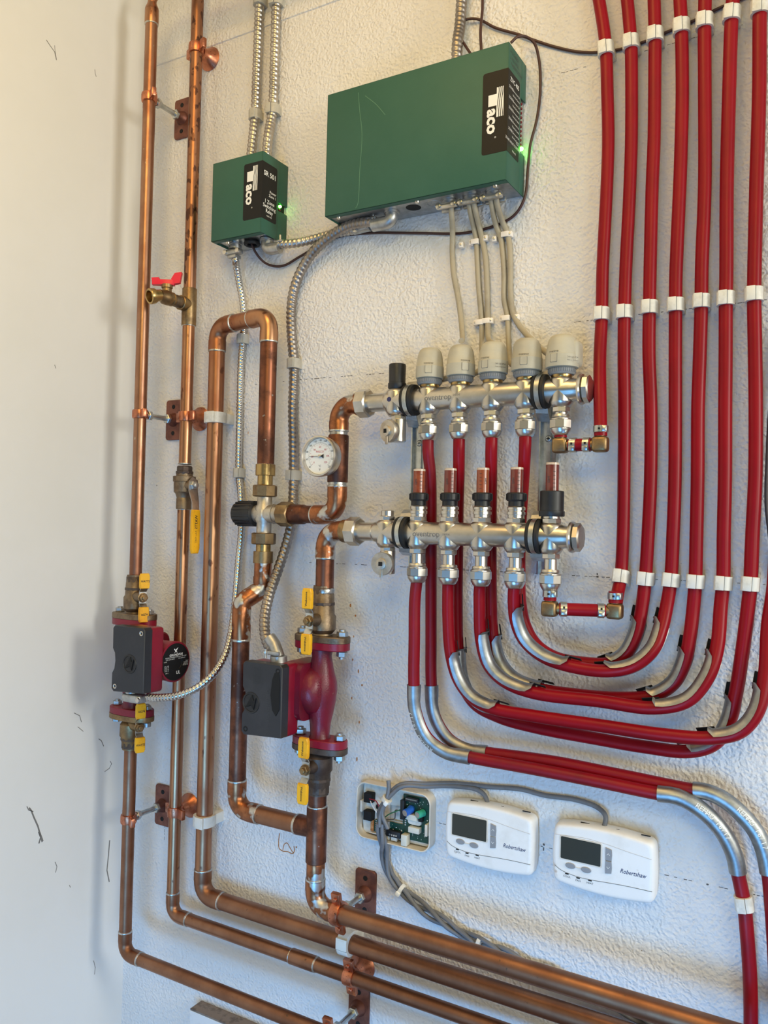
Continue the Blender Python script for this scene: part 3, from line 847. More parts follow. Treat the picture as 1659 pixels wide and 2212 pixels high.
def iso_valve(label, c, dz, hdir, ha, hb, mat, mats, tail, hz=.030, big=1.0, lever=1.0):
    """Isolation flange: c = flange face centre, dz = +1 valve above the flange / -1 below; hdir = stem direction."""
    U = ZZ * dz
    t = thing('isolation_valve', label, 'valve', c, 'flanged isolation valves')
    k = big
    part('flange', B().prism(oval(.048, .023), c, XX, YY, U, .0095, .0012), mats[0], t)
    part('body', B().lathe(c + U * .008, U, [(0, .0155 * k), (.004, .0145 * k), (.006, .0165 * k), (.010, .0195 * k), (.030, .0200 * k), (.034, .0175 * k), (tail - .014, .0165 * k), (tail - .012, .0155 * k), (tail, .0150 * k)], 28), mats[0], t)
    part('socket', B().lathe(c + U * (.006 + tail * .62), U, [(0, .0160 * k), (.002, .0180 * k), (.006, .0180 * k), (.0065, .0160 * k), (tail * .36, .0160 * k), (tail * .38, .0150 * k)], 10), mats[1], t)
    h = V(hdir).normalized()
    s0 = c + U * hz
    part('stem', B().lathe(s0, h, [(.010, .0115), (.024, .0095), (.030, .0075), (.036, .0070)], 18), mats[0], t)
    wd = h.cross(ZZ).normalized()
    grip_lever(t, s0 + h * .036, h, wd, ha, hb, ZZ, lever, lever < 1)
    return t

def pump(label, x, d, z0, z1, mdir, front, disc, rise=0.0):
    """Circulator with vertical flanges z0 < z1; motor towards mdir*X; terminal box on the room side."""
    zc = (z0 + z1) / 2
    c = V((x, -d, zc)); mx = XX * mdir
    t = thing('circulator_pump', label, 'pump', V((x, -d, z0)))
    red, dark = M['pump_red'], M['pump_red_dark']
    m0 = c + ZZ * rise
    hh = (z1 - z0) / 2
    part('housing', B().lathe(c - ZZ * hh, ZZ, [(0, .0185), (.010, .0180), (.016, .0150), (hh * .42, .0165), (hh * .62, .0200), (hh * .85, .0235), (hh * 1.05, .0250), (hh * 1.25, .0235), (hh * 1.5, .0185), (hh * 1.72, .0155), (hh * 2 - .010, .0180), (hh * 2, .0185)], 32)
         .lathe(m0 - mx * .016, mx, [(0, .016), (.004, .028), (.010, .036), (.020, .0395), (.036, .0395), (.037, .036)], 36), dark, t)
    for zz, s in ((z0, 1), (z1, -1)):
        f = part('flange', B().prism(oval(.0475, .0225), V((x, -d, zz)), XX, YY, ZZ * s, .0115, .0012), red, t)
    # square clamp plate with rounded shoulders between wet end and motor
    part('motor_flange', B().prism(rrect(.086, .088, .016, 5), m0 + mx * .010, YY, ZZ, mx, .038, .003), dark, t)
    for a in (45, 135, 225, 315):
        q = m0 + mx * .047 + YY * (.036 * math.cos(math.radians(a))) + ZZ * (.036 * math.sin(math.radians(a)))
        part('cap_screw', B().lathe(q, mx, [(0, .004), (.005, .004), (.0055, .003)], 12), dark, t)
    L = .104
    mo = part('motor', B().lathe(m0 + mx * .032, mx, [(0, .0350), (.006, .0345), (L - .052, .0345), (L - .036, .0356), (L - .033, .0350), (L - .0328, .032)], 40), red, t)
    if disc:
        o = m0 + mx * (L - .0012)
        pl = part('nameplate', B().lathe(o, mx, [(0, .030), (.0003, .0322), (.0012, .0320), (.0014, .0155), (.0006, .0150)], 40), M['label_black'], mo)
        o = o + mx * .0013
        ex = YY * mdir
        lg = [[(-.0052, .0215), (-.0038, .0235), (-.0014, .0206), (.0016, .0232), (.0050, .0246), (.0024, .0210), (.0004, .0186), (.0040, .0160), (.0018, .0160), (-.0008, .0178), (-.0046, .0150), (-.0020, .0190)]]
        decal(lg, o, ex, ZZ, M['print_white'], pl, 'emblem')
        text('GRUNDFOS', o + ZZ * .0122, ex, ZZ, .0036, M['print_white'], pl, bold=.03, shear=.15, sx=1.15)
        text('NONSUBMERSIBLE CIRCULATOR PUMP', o + ZZ * .0084, ex, ZZ, .0018, M['print_white'], pl, sx=1.1)
        text('TYPE: UP15-58F C', o + ZZ * .0052 - ex * .0030, ex, ZZ, .0019, M['print_white'], pl, align='RIGHT')
        text('P/N 59896341P1', o + ZZ * .0052 + ex * .006, ex, ZZ, .0017, M['print_white'], pl, align='LEFT')
        text('1x115V', o + ZZ * .002 - ex * .029, ex, ZZ, .0017, M['print_white'], pl, align='LEFT')
        for i, s in enumerate(('60Hz  1/25', '3  0.75  87', '2  0.66  80', '1  0.55  60')):
            text(s, o - ZZ * (.0055 + .0027 * i) - ex * .0275, ex, ZZ, .0017, M['print_white'], pl, align='LEFT')
        text('IP44  F', o - ZZ * .0175 - ex * .024, ex, ZZ, .0017, M['print_white'], pl, align='LEFT')
        for i, s in enumerate(('Class F', 'INHERENT', 'THERMALLY', 'PROTECTED')):
            text(s, o - ZZ * (.0005 + .0024 * i) + ex * .0300, ex, ZZ, .0016, M['print_white'], pl, align='RIGHT')
        text('UL', o - ZZ * .0190 + ex * .006, ex, ZZ, .0055, M['print_white'], pl, bold=.03)
    # terminal box on the room side of the motor
    bw, bh, bd = .075, .112, .026
    bc = V((x, 0, zc)) + front[0]
    yb = -d - .034
    bx = part('terminal_box', B().rbox(V((bc.x, yb - bd / 2, bc.z)), (bw * .98, bd + .01, bh * .98), .006, 3), red, t)
    cy = yb - bd
    w2, h2 = bw / 2, bh / 2
    # cover outline with a shallow bite on the side away from the motor's nameplate
    s = 1
    o2 = [(s * w2, -h2 + .004), (s * w2, h2 - .004), (s * (w2 - .004), h2), (-s * (w2 - .004), h2), (-s * w2, h2 - .004), (-s * w2, .018), (-s * (w2 - .005), .010), (-s * (w2 - .0065), -.004), (-s * (w2 - .005), -.018), (-s * w2, -.026), (-s * w2, -h2 + .004), (-s * (w2 - .004), -h2)]
    cv = part('cover', B().prism(o2, V((bc.x, cy + .001, bc.z)), XX, ZZ, -YY, .017, .0012), M['black_box'], bx)
    fo = V((bc.x, cy - .0162, bc.z))
    for (sx_, sz_) in ((1, 1), (-1, -1)):
        part('screw', B().lathe(fo + V((sx_ * (w2 - .008), .002, sz_ * (h2 - .009))), -YY, [(0, .0042), (.0022, .0042), (.0026, .0030), (.0012, .0012)], 16), M['chrome'] if disc else M['void'], cv)
    # moulded flow-arrow dial in the cover
    q = fo + XX * (.004 if disc else -.020) - ZZ * .006
    dl = part('flow_dial', B().lathe(q + YY * .0005, -YY, [(0, .0165), (.0012, .0160), (.0013, .0135), (.0004, .0130)], 28), M['black_plastic'], cv)
    part('flow_arrow', B().prism([(-.010, -.008), (.002, .012), (.005, .004), (.011, .009), (.006, -.010), (.001, -.004)], q + YY * .0006, XX, ZZ, -YY, .0022, .0006), M['label_black'], cv)
    if not disc:
        part('recess', B().prism([(0.0, .034), (.008, .036), (.010, .020), (.010, -.020), (.004, -.030), (-.003, -.022), (-.007, 0), (-.004, .024)], fo + XX * .024 + ZZ * .010 + YY * .0005, XX, ZZ, -YY, .0014, .0004), M['label_black'], cv)
        text('GRUNDFOS', fo + XX * .012 - ZZ * .006, -ZZ, XX, .006, M['print_faint'], cv, sp=1.1)
        for i in range(6):
            text('PRODUCT COMPLIES', fo - XX * (.002 + i * .0030) + ZZ * .036, -ZZ, XX, .0018, M['print_faint'], cv)
    return t, bc, cy

# ---- left pump on the corner riser
zp1t, zp1b = zat(x1, D1, 1336), zat(x1, D1, 1541)
dxp = P(275, 1436, D1 + .034 + .043).x - x1
pump_a, bc1, cy1 = pump('red circulator pump at the left with black terminal box and round black nameplate facing right', x1, D1, zp1b, zp1t, 1, (V((dxp, 0, .027)),), True, .018)
print('pump1 z', zp1b, zp1t, 'box dx', dxp)
iv = iso_valve('brass flanged valve with yellow paddles on top of the left pump', V((x1, -D1, zp1t + .0005)), 1, (.93, -.37, 0), 'WATTS', '66274', M['bronze'], (M['bronze'], M['bronze_dark']), .070, .040, 1.0, .86)
iv = iso_valve('brass flanged valve with yellow paddles under the left pump', V((x1, -D1, zp1b - .0005)), -1, (.93, -.37, 0), '66274', 'WATTS', M['bronze'], (M['brass'], M['bronze_dark']), .055, .017, 1.0, .86)
for z0_ in (zp1t, zp1b):
    for s in (-1, 1):
        p = V((x1 + s * .037, -D1, z0_ + (.0100 if z0_ == zp1t else .0118)))
        part('flange_bolt', B().hexn(p, ZZ, .007, .0085).lathe(p + ZZ * .006, ZZ, [(0, .005), (.003, .005), (.0035, .004)], 12).lathe(p - ZZ * .0225, ZZ, [(0, .0046), (.0225, .0046)], 12).hexn(p - ZZ * .0305, ZZ, .008, .0086), M['zinc'], pump_a)
# ---- middle pump between the manifold return and the tee
xp = (x6 + x7) / 2
zp2t, zp2b = zat(xp, DL, 1385), zat(xp, DL, 1608)
dxq = P(564, 1512, DL + .034 + .043).x - xp
t, bc2, cy2 = pump('red circulator pump in the middle with a black terminal box on its left', xp, DL, zp2b, zp2t, -1, (V((dxq, 0, -.006)),), False, .004)
pump_b = t
print('pump2 z', zp2b, zp2t, 'box dx', dxq)
text('00016', V((xp + .016, -DL - .0265, (zp2b + zp2t) / 2 + .012)), ZZ, -XX, .007, M['pump_red'], t, ext=.0006)
iv = iso_valve('dark bronze flanged valve with yellow paddles on top of the middle pump', V((xp, -DL, zp2t + .0005)), 1, (0, -1, 0), 'Webstone', 'Webstone', M['bronze'], (M['bronze'], M['bronze_dark']), .078, .034, 1.05)
iv = iso_valve('dark bronze flanged valve with yellow paddles under the middle pump', V((xp, -DL, zp2b - .0005)), -1, (0, -1, 0), 'Webstone', 'Webstone', M['bronze'], (M['bronze_dark'], M['bronze_dark']), .068, .030, 1.05)
for z0_ in (zp2t, zp2b):
    for s in (-1, 1):
        p = V((xp + s * .037, -DL, z0_ + (.0100 if z0_ == zp2t else .0118)))
        part('flange_bolt', B().hexn(p, ZZ, .008, .0090).lathe(p + ZZ * .007, ZZ, [(0, .005), (.004, .005), (.0045, .004)], 12).lathe(p - ZZ * .0225, ZZ, [(0, .0046), (.0225, .0046)], 12).hexn(p - ZZ * .0305, ZZ, .008, .0088).lathe(p - ZZ * .034, ZZ, [(0, .0046), (.004, .0048)], 12), M['zinc'], pump_b)

# ================================================================== hose tap on the second riser
tb = p2(660)
t = thing('hose_tap', 'brass hose tap with a red butterfly handle on the second riser', 'tap', tb - YY * .02)
part('nipple', B().lathe(tb - YY * .022, -YY, [(0, .0105), (.003, .0112), (.018, .0108), (.020, .0098)], 20), M['bronze'], t)
part('body', B().lathe(tb - YY * .040, -YY, [(0, .0105), (.004, .0125), (.006, .0125), (.0065, .0115), (.012, .0130), (.022, .0130), (.026, .0105), (.034, .0100)], 24), M['brass'], t)
sp_a = tb - YY * .072; sdir = V((-.25, -.93, -.28)).normalized()
part('spout', B().lathe(sp_a, sdir, [(0, .0100), (.010, .0105), (.011, .0130), (.020, .0138), (.0215, .0130), (.0215, .0100), (.012, .0085)], 24), M['brass_bright'], t)
hb = tb - YY * .056
part('bonnet', B().lathe(hb + ZZ * .010, ZZ, [(0, .0085), (.006, .0080), (.007, .0098), (.013, .0098), (.014, .006)], 20), M['brass'], t)
hc = hb + ZZ * .026; hd = V((.86, .5, 0)).normalized(); hp = ZZ.cross(hd)
part('handle', B().prism([(-.026, -.004), (-.010, -.007), (.010, -.006), (.013, -.0045), (.013, .0045), (.010, .006), (-.010, .007), (-.026, .004)], hc - ZZ * .004, hd, hp, ZZ, .009, .0012)
     .prism([(0, 0), (.013, .003), (.016, .022), (.004, .020), (-.002, .010)], hc + hd * .010 - hp * .005 - ZZ * .003, hd, ZZ, hp, .010, .001)
     .prism([(0, 0), (-.015, 0), (-.017, .011), (-.004, .012)], hc - hd * .010 - hp * .005 - ZZ * .003, hd, ZZ, hp, .010, .001), M['red_handle'], t)

# ================================================================== ball valve with long yellow lever
bv0, bv1 = p2(1100), p2(1002)
Lb = (bv1 - bv0).z
t = thing('ball_valve', 'bronze ball valve with a long yellow lever on the second riser', 'valve', bv0)
part('body', B().lathe(bv0, ZZ, [(0, .0130), (.001, .0138), (Lb * .22, .0138), (Lb * .25, .0130), (Lb * .34, .0155), (Lb * .38, .0185), (Lb * .60, .0190), (Lb * .61, .0205), (Lb * .72, .0205), (Lb * .73, .0150), (Lb * .80, .0150)], 28), M['bronze'], t)
part('socket', B().lathe(bv0 + ZZ * (Lb * .76), ZZ, [(0, .0150), (.002, .0158), (.006, .0158), (.0065, .0140), (.014, .0140), (.016, .0125)], 10), M['bronze_dark'], t)
solder(t, bv1, ZZ, R34, .0015); solder(t, bv0, ZZ, R34, .0015)
sd = V((.97, -.25, 0)); sc = bv0 + ZZ * (Lb * .52)
part('stem', B().lathe(sc, sd, [(.010, .0105), (.022, .0090), (.028, .0070)], 18), M['bronze'], t)
hs = sc + sd * .030
wd = sd.cross(ZZ)
lv = part('handle', B().ribbon([hs + ZZ * .012 - wd * .003, hs + ZZ * .006, hs - ZZ * .010, hs - ZZ * .030 + sd * .008, hs - ZZ * .046 + sd * .010], wd, [.012, .018, .018, .014, .013], .0022), M['steel'], t)
part('nut', B().hexn(hs, sd, .006, .0078).lathe(hs + sd * .006, sd, [(0, .0045), (.005, .0045), (.0055, .0035)], 14), M['zinc'], lv)
gp = part('grip', B().prism([(-.0070, 0), (.0070, 0), (.0082, .010), (.0082, .070), (.0060, .078), (-.0060, .078), (-.0082, .070), (-.0082, .010)], hs - ZZ * .044 + sd * .007, wd, -ZZ, sd, .0065, .0016), M['yellow'], lv)
text('WATTS', hs - ZZ * .066 + sd * .0137, -ZZ, wd, .005, M['print_black'], gp, bold=.03)
text('FULL PORT', hs - ZZ * .092 + sd * .0137, -ZZ, wd, .003, M['print_black'], gp)

# ================================================================== green control boxes
def logo(root, xr, zt_, yf, st, stp, aco, mat_w):
    """Wave-barred T and 'aco' set reading downwards on a front face. st/stp: (b0,b1,a0,a1), b measured left from xr, a down from zt_."""
    o = V((xr, yf, zt_))
    b0, b1, a0, a1 = st
    polys = [[(-b0, -a1), (-b1, -a1), (-b1, -a0), (-b0, -a0)]]
    b0, b1, a0, a1 = stp; n = 4; w = (b0 - b1) / n
    for i in range(n):
        l = []; r = []
        for k in range(17):
            a = a0 + (a1 - a0) * k / 16
            wob = .0009 * math.sin(k / 16 * 2 * math.pi * 1.25 + .6) if i else 0
            wob2 = .0009 * math.sin(k / 16 * 2 * math.pi * 1.25 + .6) if i < n - 1 else 0
            l.append((-b0 + i * w + wob + (.0002 if i else -.0002), -a)); r.append((-b0 + (i + .66) * w + wob2, -a))
        for k in range(16): polys.append([l[k], l[k + 1], r[k + 1], r[k]])
    decal(polys, o, XX, ZZ, mat_w, root, 'emblem', .0008)
    b0, b1, a0, a1 = aco
    xh = b0 - b1
    text('aco', o + XX * (-(b0 + b1) / 2) - ZZ * ((a0 + a1) / 2), -ZZ, XX, xh * 1.33, mat_w, root, bold=.055, sx=(a1 - a0) / (xh * 1.33 / .69 * 1.56), ext=.0008)
    text('®', o + XX * (-b0 + xh * 1.0 - .001) - ZZ * (a1 + .004), -ZZ, XX, .0026, mat_w, root, ext=.0008)

def green_box(name, label, xl, xr, zb_, zt_, d, lab_w, lz0, lz1, lab_d):
    t = thing(name, label, 'control box', V(((xl + xr) / 2, -.001, zb_)))
    th = .0016
    cx, cz = (xl + xr) / 2, (zb_ + zt_) / 2
    part('back_tray', B().box(V((cx, -.010, cz + .002)), (xr - xl - .006, .019, zt_ - zb_ - .010), bev=.001), M['steel'], t)
    # folded lid: front, two sides, top, narrow lower lip
    b = B()
    b.box(V((cx, -d + th / 2, cz)), (xr - xl, th, zt_ - zb_), bev=.0007)
    b.box(V((xl + th / 2, -d / 2 - .001, cz)), (th, d - .002, zt_ - zb_), bev=.0007)
    b.box(V((cx, -d / 2 - .001, zt_ - th / 2)), (xr - xl, d - .002, th), bev=.0007)
    b.box(V((cx, -d + .006, zb_ + th / 2)), (xr - xl, .012, th), bev=.0007)
    return t, b, th
# small switching relay
D_S = .071
xl = P(458, 440, D_S).x; xr = P(566, 410, D_S).x
zt_ = (P(458, 355, D_S).z + P(566.6, 325.3, D_S).z) / 2; zb_ = (P(455.4, 522.4, D_S).z + P(565.4, 501.3, D_S).z) / 2
XS0, XS1, ZS0, ZS1 = xl, xr, zb_, zt_
t, b, th = green_box('relay_box', 'small dark green switching relay box with a black label', xl, xr, zb_, zt_, D_S, 0, 0, 0, 0)
hS = zt_ - zb_
sl0, sl1 = zb_ + hS * .375, zb_ + hS * .475     # LED notch in the right side
dn = .026
b.box(V((xr - th / 2, -(D_S + dn) / 2, (zb_ + zt_) / 2)), (th, D_S - dn, hS), bev=.0005)
b.box(V((xr - th / 2, -dn / 2 - .001, (sl1 + zt_) / 2)), (th, dn, zt_ - sl1), bev=.0004)
b.box(V((xr - th / 2, -dn / 2 - .001, (zb_ + sl0) / 2)), (th, dn, sl0 - zb_), bev=.0004)
part('lid', b, M['green'], t)
part('bottom_plate', B().box(V(((xl + xr) / 2, -(D_S - .012) / 2 - .001, zb_ + .004)), (xr - xl - .004, D_S - .014, .0016)), M['steel'], t)
part('indicator_panel', B().box(V((xr - .004, -dn / 2 - .004, (sl0 + sl1) / 2)), (.003, dn - .004, sl1 - sl0 - .001)), M['void'], t)
part('indicator_lamp', B().lathe(V((xr - .003, -dn + .006, sl1 - .0045)), XX, [(0, .0026), (.003, .0026), (.0045, .0018), (.005, .0006)], 16), M['led_green'], t, 'lit green lamp')
part('indicator_lamp', B().lathe(V((xr - .003, -dn + .006, sl0 + .003)), XX, [(0, .0020), (.002, .0020), (.003, .0012)], 14), M['led_red'], t, 'dark red lamp')
lz1 = zt_ - hS * .118; lz0 = lz1 - .0965
lw_ = .040; ld = .040
lf = part('label_front', B().prism([(-lw_ + .003, 0), (0, 0), (0, lz1 - lz0), (-lw_ + .003, lz1 - lz0), (-lw_ + .001, lz1 - lz0 - .001), (-lw_, lz1 - lz0 - .003), (-lw_, .003), (-lw_ + .001, .001)], V((xr + .0002, -D_S, lz0)), XX, ZZ, -YY, .0003), M['label_black'], t)
ls = part('label_side', B().prism([(0, 0), (ld - .003, 0), (ld - .001, .001), (ld, .003), (ld, lz1 - lz0 - .003), (ld - .001, lz1 - lz0 - .001), (ld - .003, lz1 - lz0), (0, lz1 - lz0)], V((xr, -D_S - .0002, lz0)), YY, ZZ, XX, .0003), M['label_black'], t)
logo(lf, xr, lz1, -D_S, (.0322, .0195, .0143, .0316), (.0193, .0088, .0062, .0486), (.0322, .0197, .0345, .0730), M['print_white'])
def side_text(s, dd, z, h, al='CENTER', root=None, bold=.02, mat='print_white'):
    text(s, V((xr, -D_S + dd, z)), YY, ZZ, h, M[mat], root or ls, align=al, bold=bold, ext=.0006)
side_text('SR 501', .020, lz1 - .019, .0082, bold=.03)
side_text('Power', .0375, lz1 - .047, .0046, 'RIGHT'); side_text('Zone 1', .0375, lz1 - .0535, .0046, 'RIGHT')
side_text('1 Zone', .020, lz1 - .0655, .0062); side_text('Switching', .020, lz1 - .0735, .0062); side_text('Relay', .020, lz1 - .0815, .0062)
side_text('9000-402', .020, lz1 - .0895, .0026, bold=0)
part('screw', B().lathe(V((xl + .030, -D_S + .010, zb_ + .002)), -ZZ, [(0, .0022), (.004, .0022), (.0045, .0042), (.007, .0038), (.008, .0015)], 14), M['chrome'], t)
part('grommet', B().torus(V(((xl + xr) / 2 + .006, -.034, zb_ - .001)), ZZ, .0115, .0035, 24, 8).lathe(V(((xl + xr) / 2 + .006, -.034, zb_ + .004)), -ZZ, [(0, .010), (.002, .010)], 20), M['rubber'], t)
part('foot_screw', B().lathe(V((xr - .006, -.02, zt_ - .002)), ZZ, [(0, .004), (.003, .004), (.004, .002)], 12), M['green'], t)
# large zone valve control
D_S = .071
xl = (P(708, 207, D_S).x + P(701.5, 468.4, D_S).x) / 2; xr = (P(1100.5, 87.1, D_S).x + P(1092.3, 388.2, D_S).x) / 2
zt_ = (P(708, 207, D_S).z + P(1100.5, 87.1, D_S).z) / 2; zb_ = (P(701.5, 468.4, D_S).z + P(1092.3, 388.2, D_S).z) / 2
XZ0, XZ1, ZZ0, ZZ1 = xl, xr, zb_, zt_
t, b, th = green_box('zone_control_box', 'large dark green zone valve control box with a black label at its right edge', xl, xr, zb_, zt_, D_S, 0, 0, 0, 0)
hZ = zt_ - zb_
sl1, sl0 = zt_ - hZ * .285, zt_ - hZ * .69
dn = .020
b.box(V((xr - th / 2, -(D_S + dn) / 2, (zb_ + zt_) / 2)), (th, D_S - dn, hZ), bev=.0005)
b.box(V((xr - th / 2, -dn / 2 - .001, (sl1 + zt_) / 2)), (th, dn, zt_ - sl1), bev=.0004)
b.box(V((xr - th / 2, -dn / 2 - .001, (zb_ + sl0) / 2)), (th, dn, sl0 - zb_), bev=.0004)
part('lid', b, M['green'], t)
bp_ = part('bottom_plate', B().box(V(((xl + xr) / 2, -(D_S - .010) / 2 - .001, zb_ + .003)), (xr - xl - .004, D_S - .012, .0016)), M['zinc'], t)
part('indicator_panel', B().box(V((xr - .004, -dn / 2 - .003, (sl0 + sl1) / 2)), (.003, dn - .004, sl1 - sl0 - .001)), M['steel'], t)
for i in range(10):
    z = sl1 - .007 - i * (sl1 - sl0 - .018) / 9.2
    part('indicator_lamp', B().lathe(V((xr - .003, -dn + .0055, z)), XX, [(0, .0020), (.002, .0020), (.003, .0012)], 12), M['led_red'], t)
part('indicator_lamp', B().lathe(V((xr - .003, -dn + .0045, sl0 + .0055)), XX, [(0, .0029), (.0045, .0029), (.006, .002), (.0066, .0007)], 16), M['led_green'], t, 'lit green lamp')
lz1 = zt_ - hZ * .19; lz0 = lz1 - .118
lw_ = .0385; ld = .045
lf = part('label_front', B().prism([(-lw_ + .003, 0), (0, 0), (0, lz1 - lz0), (-lw_ + .003, lz1 - lz0), (-lw_ + .001, lz1 - lz0 - .001), (-lw_, lz1 - lz0 - .003), (-lw_, .003), (-lw_ + .001, .001)], V((xr + .0002, -D_S, lz0)), XX, ZZ, -YY, .0003), M['label_black'], t)
ls = part('label_side', B().prism([(0, 0), (ld - .002, 0), (ld, .002), (ld, lz1 - lz0 - .003), (ld - .003, lz1 - lz0), (0, lz1 - lz0)], V((xr, -D_S - .0002, lz0)), YY, ZZ, XX, .0003), M['label_black'], t)
logo(lf, xr, lz1, -D_S, (.0292, .0166, .0335, .0500), (.0164, .0050, .0245, .0670), (.0292, .0168, .0520, .0915), M['print_white'])
side_text('ZVC 405', .024, lz1 - .012, .0062, root=ls)
for i in range(5):
    z = lz1 - .024 - i * .0150
    side_text('ZONE %d' % (i + 1), .003, z, .0036, 'LEFT', ls, 0)
    side_text('Thermostat Call', .044, z, .0027, 'RIGHT', ls, 0); side_text('Valve End Switch', .044, z - .0070, .0027, 'RIGHT', ls, 0)
side_text('Power', .044, lz0 + .024, .0027, 'RIGHT', ls, 0)
side_text('ZONE VALVE CONTROL', .022, lz0 + .0175, .0036, root=ls, bold=.0)
side_text('9000-405', .026, lz0 + .007, .0026, root=ls, bold=0)
for i, s in enumerate(('1+3 G.BED', '2.4 S HALL', 'THERMOSTAT')):
    text(s, V((xr, -D_S + .004 + i * .002, zt_ - .010 - i * .0085)), YY, ZZ, .0050, M['print_faint'], t, align='LEFT', shear=.2)
for i, xf in enumerate((.30, .43, .56, .70, .84)):
    text('24 VAC', V((xl + (xr - xl) * xf, -D_S + .0135, zb_ + .0022)), XX, -YY, .0040, M['print_black'], bp_, ext=.0002)
part('knockout', B().lathe(V((xl + (xr - xl) * .46, -.036, zb_ + .0026)), -ZZ, [(0, .0120), (.0006, .0120), (.0007, .0001)], 24), M['void'], bp_)
part('knockout', B().torus(V((xl + (xr - xl) * .58, -.036, zb_ + .0022)), ZZ, .0120, .0005, 28, 6), M['zinc'], bp_)
for xf in (.06, .52, .93):
    part('screw', B().lathe(V((xl + (xr - xl) * xf, -D_S + .0125, zb_ + .002)), -ZZ, [(0, .0022), (.002, .0040), (.004, .0036), (.005, .0015)], 14), M['chrome'], t)
# scratches on the lid
for pts in ([(774, 200), (777, 240), (782, 290), (777, 370), (773, 440), (768, 450)], [(789, 207), (812, 225), (832, 248)]):
    part('scratch', B().ribbon(path([(u, v, D_S + .0001) for u, v in pts], 4), XX, .0009, .0002), mk('scratch', srgb(84, 128, 104), .6), t)

# ================================================================== heating manifolds
RM = .0165
ORD = ('first', 'second', 'third', 'fourth', 'fifth')
xuo = [xat(ZU, DU, u) for u in (927.5, 993.5, 1063.5, 1137, 1213)]
# even 50 mm spacing as on the real bar, fitted to the survey
def even(xs, z, d, nm):
    m = sum(xs) / len(xs); s = sum((i - 2) * (x - m) for i, x in enumerate(xs)) / 10
    print(nm, 'spacing', s)
    return [m + (i - 2) * s for i in range(5)]
XU = even(xuo, ZU, DU, 'upper')
xlo = [xat(ZLm, DL, u) for u in (904, 970, 1040, 1113, 1192)]
XL = even(xlo, ZLm, DL, 'lower')
def bar(t, xs, x0, x1_, z, d, mat):
    """Stainless bar with crossed branch bodies (equal cylinders give the X creases)."""
    b = B().lathe(V((x0, -d, z)), XX, [(0, .0128), (.002, .0150), (.007, RM), (x1_ - x0 - .016, RM), (x1_ - x0 - .010, .0150), (x1_ - x0, .0148)], 36)
    part('bar', b, mat, t, sharp=40)
    for x in xs:
        part('branch', B().lathe(V((x, -d, z - .0235)), ZZ, [(0, .0105), (.0012, .0125), (.0065, .0160), (.008, .0164), (.036, .0164), (.0375, .0160), (.0410, .0135), (.0418, .0115)], 36), mat, t, sharp=40)
def drain(t, x, z, d, face, zz):
    """Fill valve under the bar: vertical body and a knurled cap facing the room."""
    part('drain_valve', B().hexn(V((x, -d, z - .029)), ZZ, .007, .0115, 8).lathe(V((x, -d, z - .062)), ZZ, [(0, .0105), (.001, .0115), (.034, .0115), (.035, .0100)], 24), M['nickel'], t)
    f = V(face).normalized()
    c = V((x, -d, z - .046)) + f * .010
    dc = part('drain_cap', B().lathe(c, f, [(0, .0110), (.002, .0165), (.0035, .0172), (.011, .0172), (.0125, .0165), (.0126, .0080), (.016, .0078), (.0165, .0060)], 32), M['nickel_cast'], t)
    part('key_socket', B().box(c + f * .0164, (.0062, .0010, .0062), f.cross(ZZ).normalized(), f, ZZ), M['void'], dc)
    part('strap', B().box(c + f * .0128 - ZZ * .012, (.0050, .0016, .016), f.cross(ZZ).normalized(), f, ZZ, .0005), M['nickel_cast'], dc)
def end_cap(t, x, z, d):
    part('end_cap', B().lathe(V((x - .004, -d, z)), XX, [(0, .0150), (.001, .0205), (.0035, .0212), (.0055, .0200), (.0056, .015)], 32).hexn(V((x + .0015, -d, z)), XX, .010, .0190, 8, .14), M['nickel'], t)
def comp_fitting(t, p, mat, long=0.0, tilt=V((0, 0, -1))):
    """Compression fitting hanging from the bar: hex, neck, ring, hex nut, cone."""
    a = V(tilt).normalized()
    f = part('fitting', B().hexn(p, a, .0075, .0122, 8, .12).lathe(p + a * .007, a, [(0, .0085), (.003 + long, .0085), (.0035 + long, .0118), (.0062 + long, .0128), (.0066 + long, .0118), (.0090 + long, .0140), (.0105 + long, .0140)], 28), mat, t)
    q = p + a * (.0170 + long)
    part('nut', B().hexn(q, a, .0125, .0152, 8, .10, .2), mat, f)
    part('cone', B().lathe(q + a * .0122, a, [(0, .0142), (.003, .0138), (.0085, .0108), (.0095, .0092)], 28), mat, f)
    return q + a * .0215
# ---- upper bar
xl_u = xat(ZU, DU, 834); xr_u = xat(ZU, DU, 1258)
tU = thing('heating_manifold', 'upper stainless manifold bar carrying the five beige actuators', 'manifold', V((xl_u, -DU, ZU)))
xv = xat(ZU, DU, 857)
bar(tU, XU + [xv], xl_u, xr_u, ZU, DU, M['nickel'])
xun = xat(ZU, DU, 783)
part('union_nut', B().hexn(V((xun - .006, -DU, ZU)), XX, .020, .0222, 8, .12), M['nickel'], tU)
part('tailpiece', B().lathe(V((xun + .012, -DU, ZU)), XX, [(0, .0140), (xl_u - xun - .008, .0140)], 28), M['nickel'], tU)
part('vent_cap', B().lathe(V((xv, -DU, ZU + .018)), ZZ, [(0, .0125), (.002, .0138), (.009, .0138), (.0095, .0126), (.036, .0130), (.038, .0124), (.0382, .009), (.034, .0085)], 24), M['black_plastic'], tU)
part('badge', B().lathe(V((xv - .004, -DU - .0160, ZU + .001)), -YY, [(0, .0036), (.0008, .0036)], 20), M['print_blue'], tU)
drain(tU, xv + .004, ZU, DU, (-.35, -1, -.05), 0)
end_cap(tU, xr_u, ZU, DU)
out_u = [comp_fitting(tU, V((x, -DU, ZU - .0225)), M['chrome']) for x in XU]
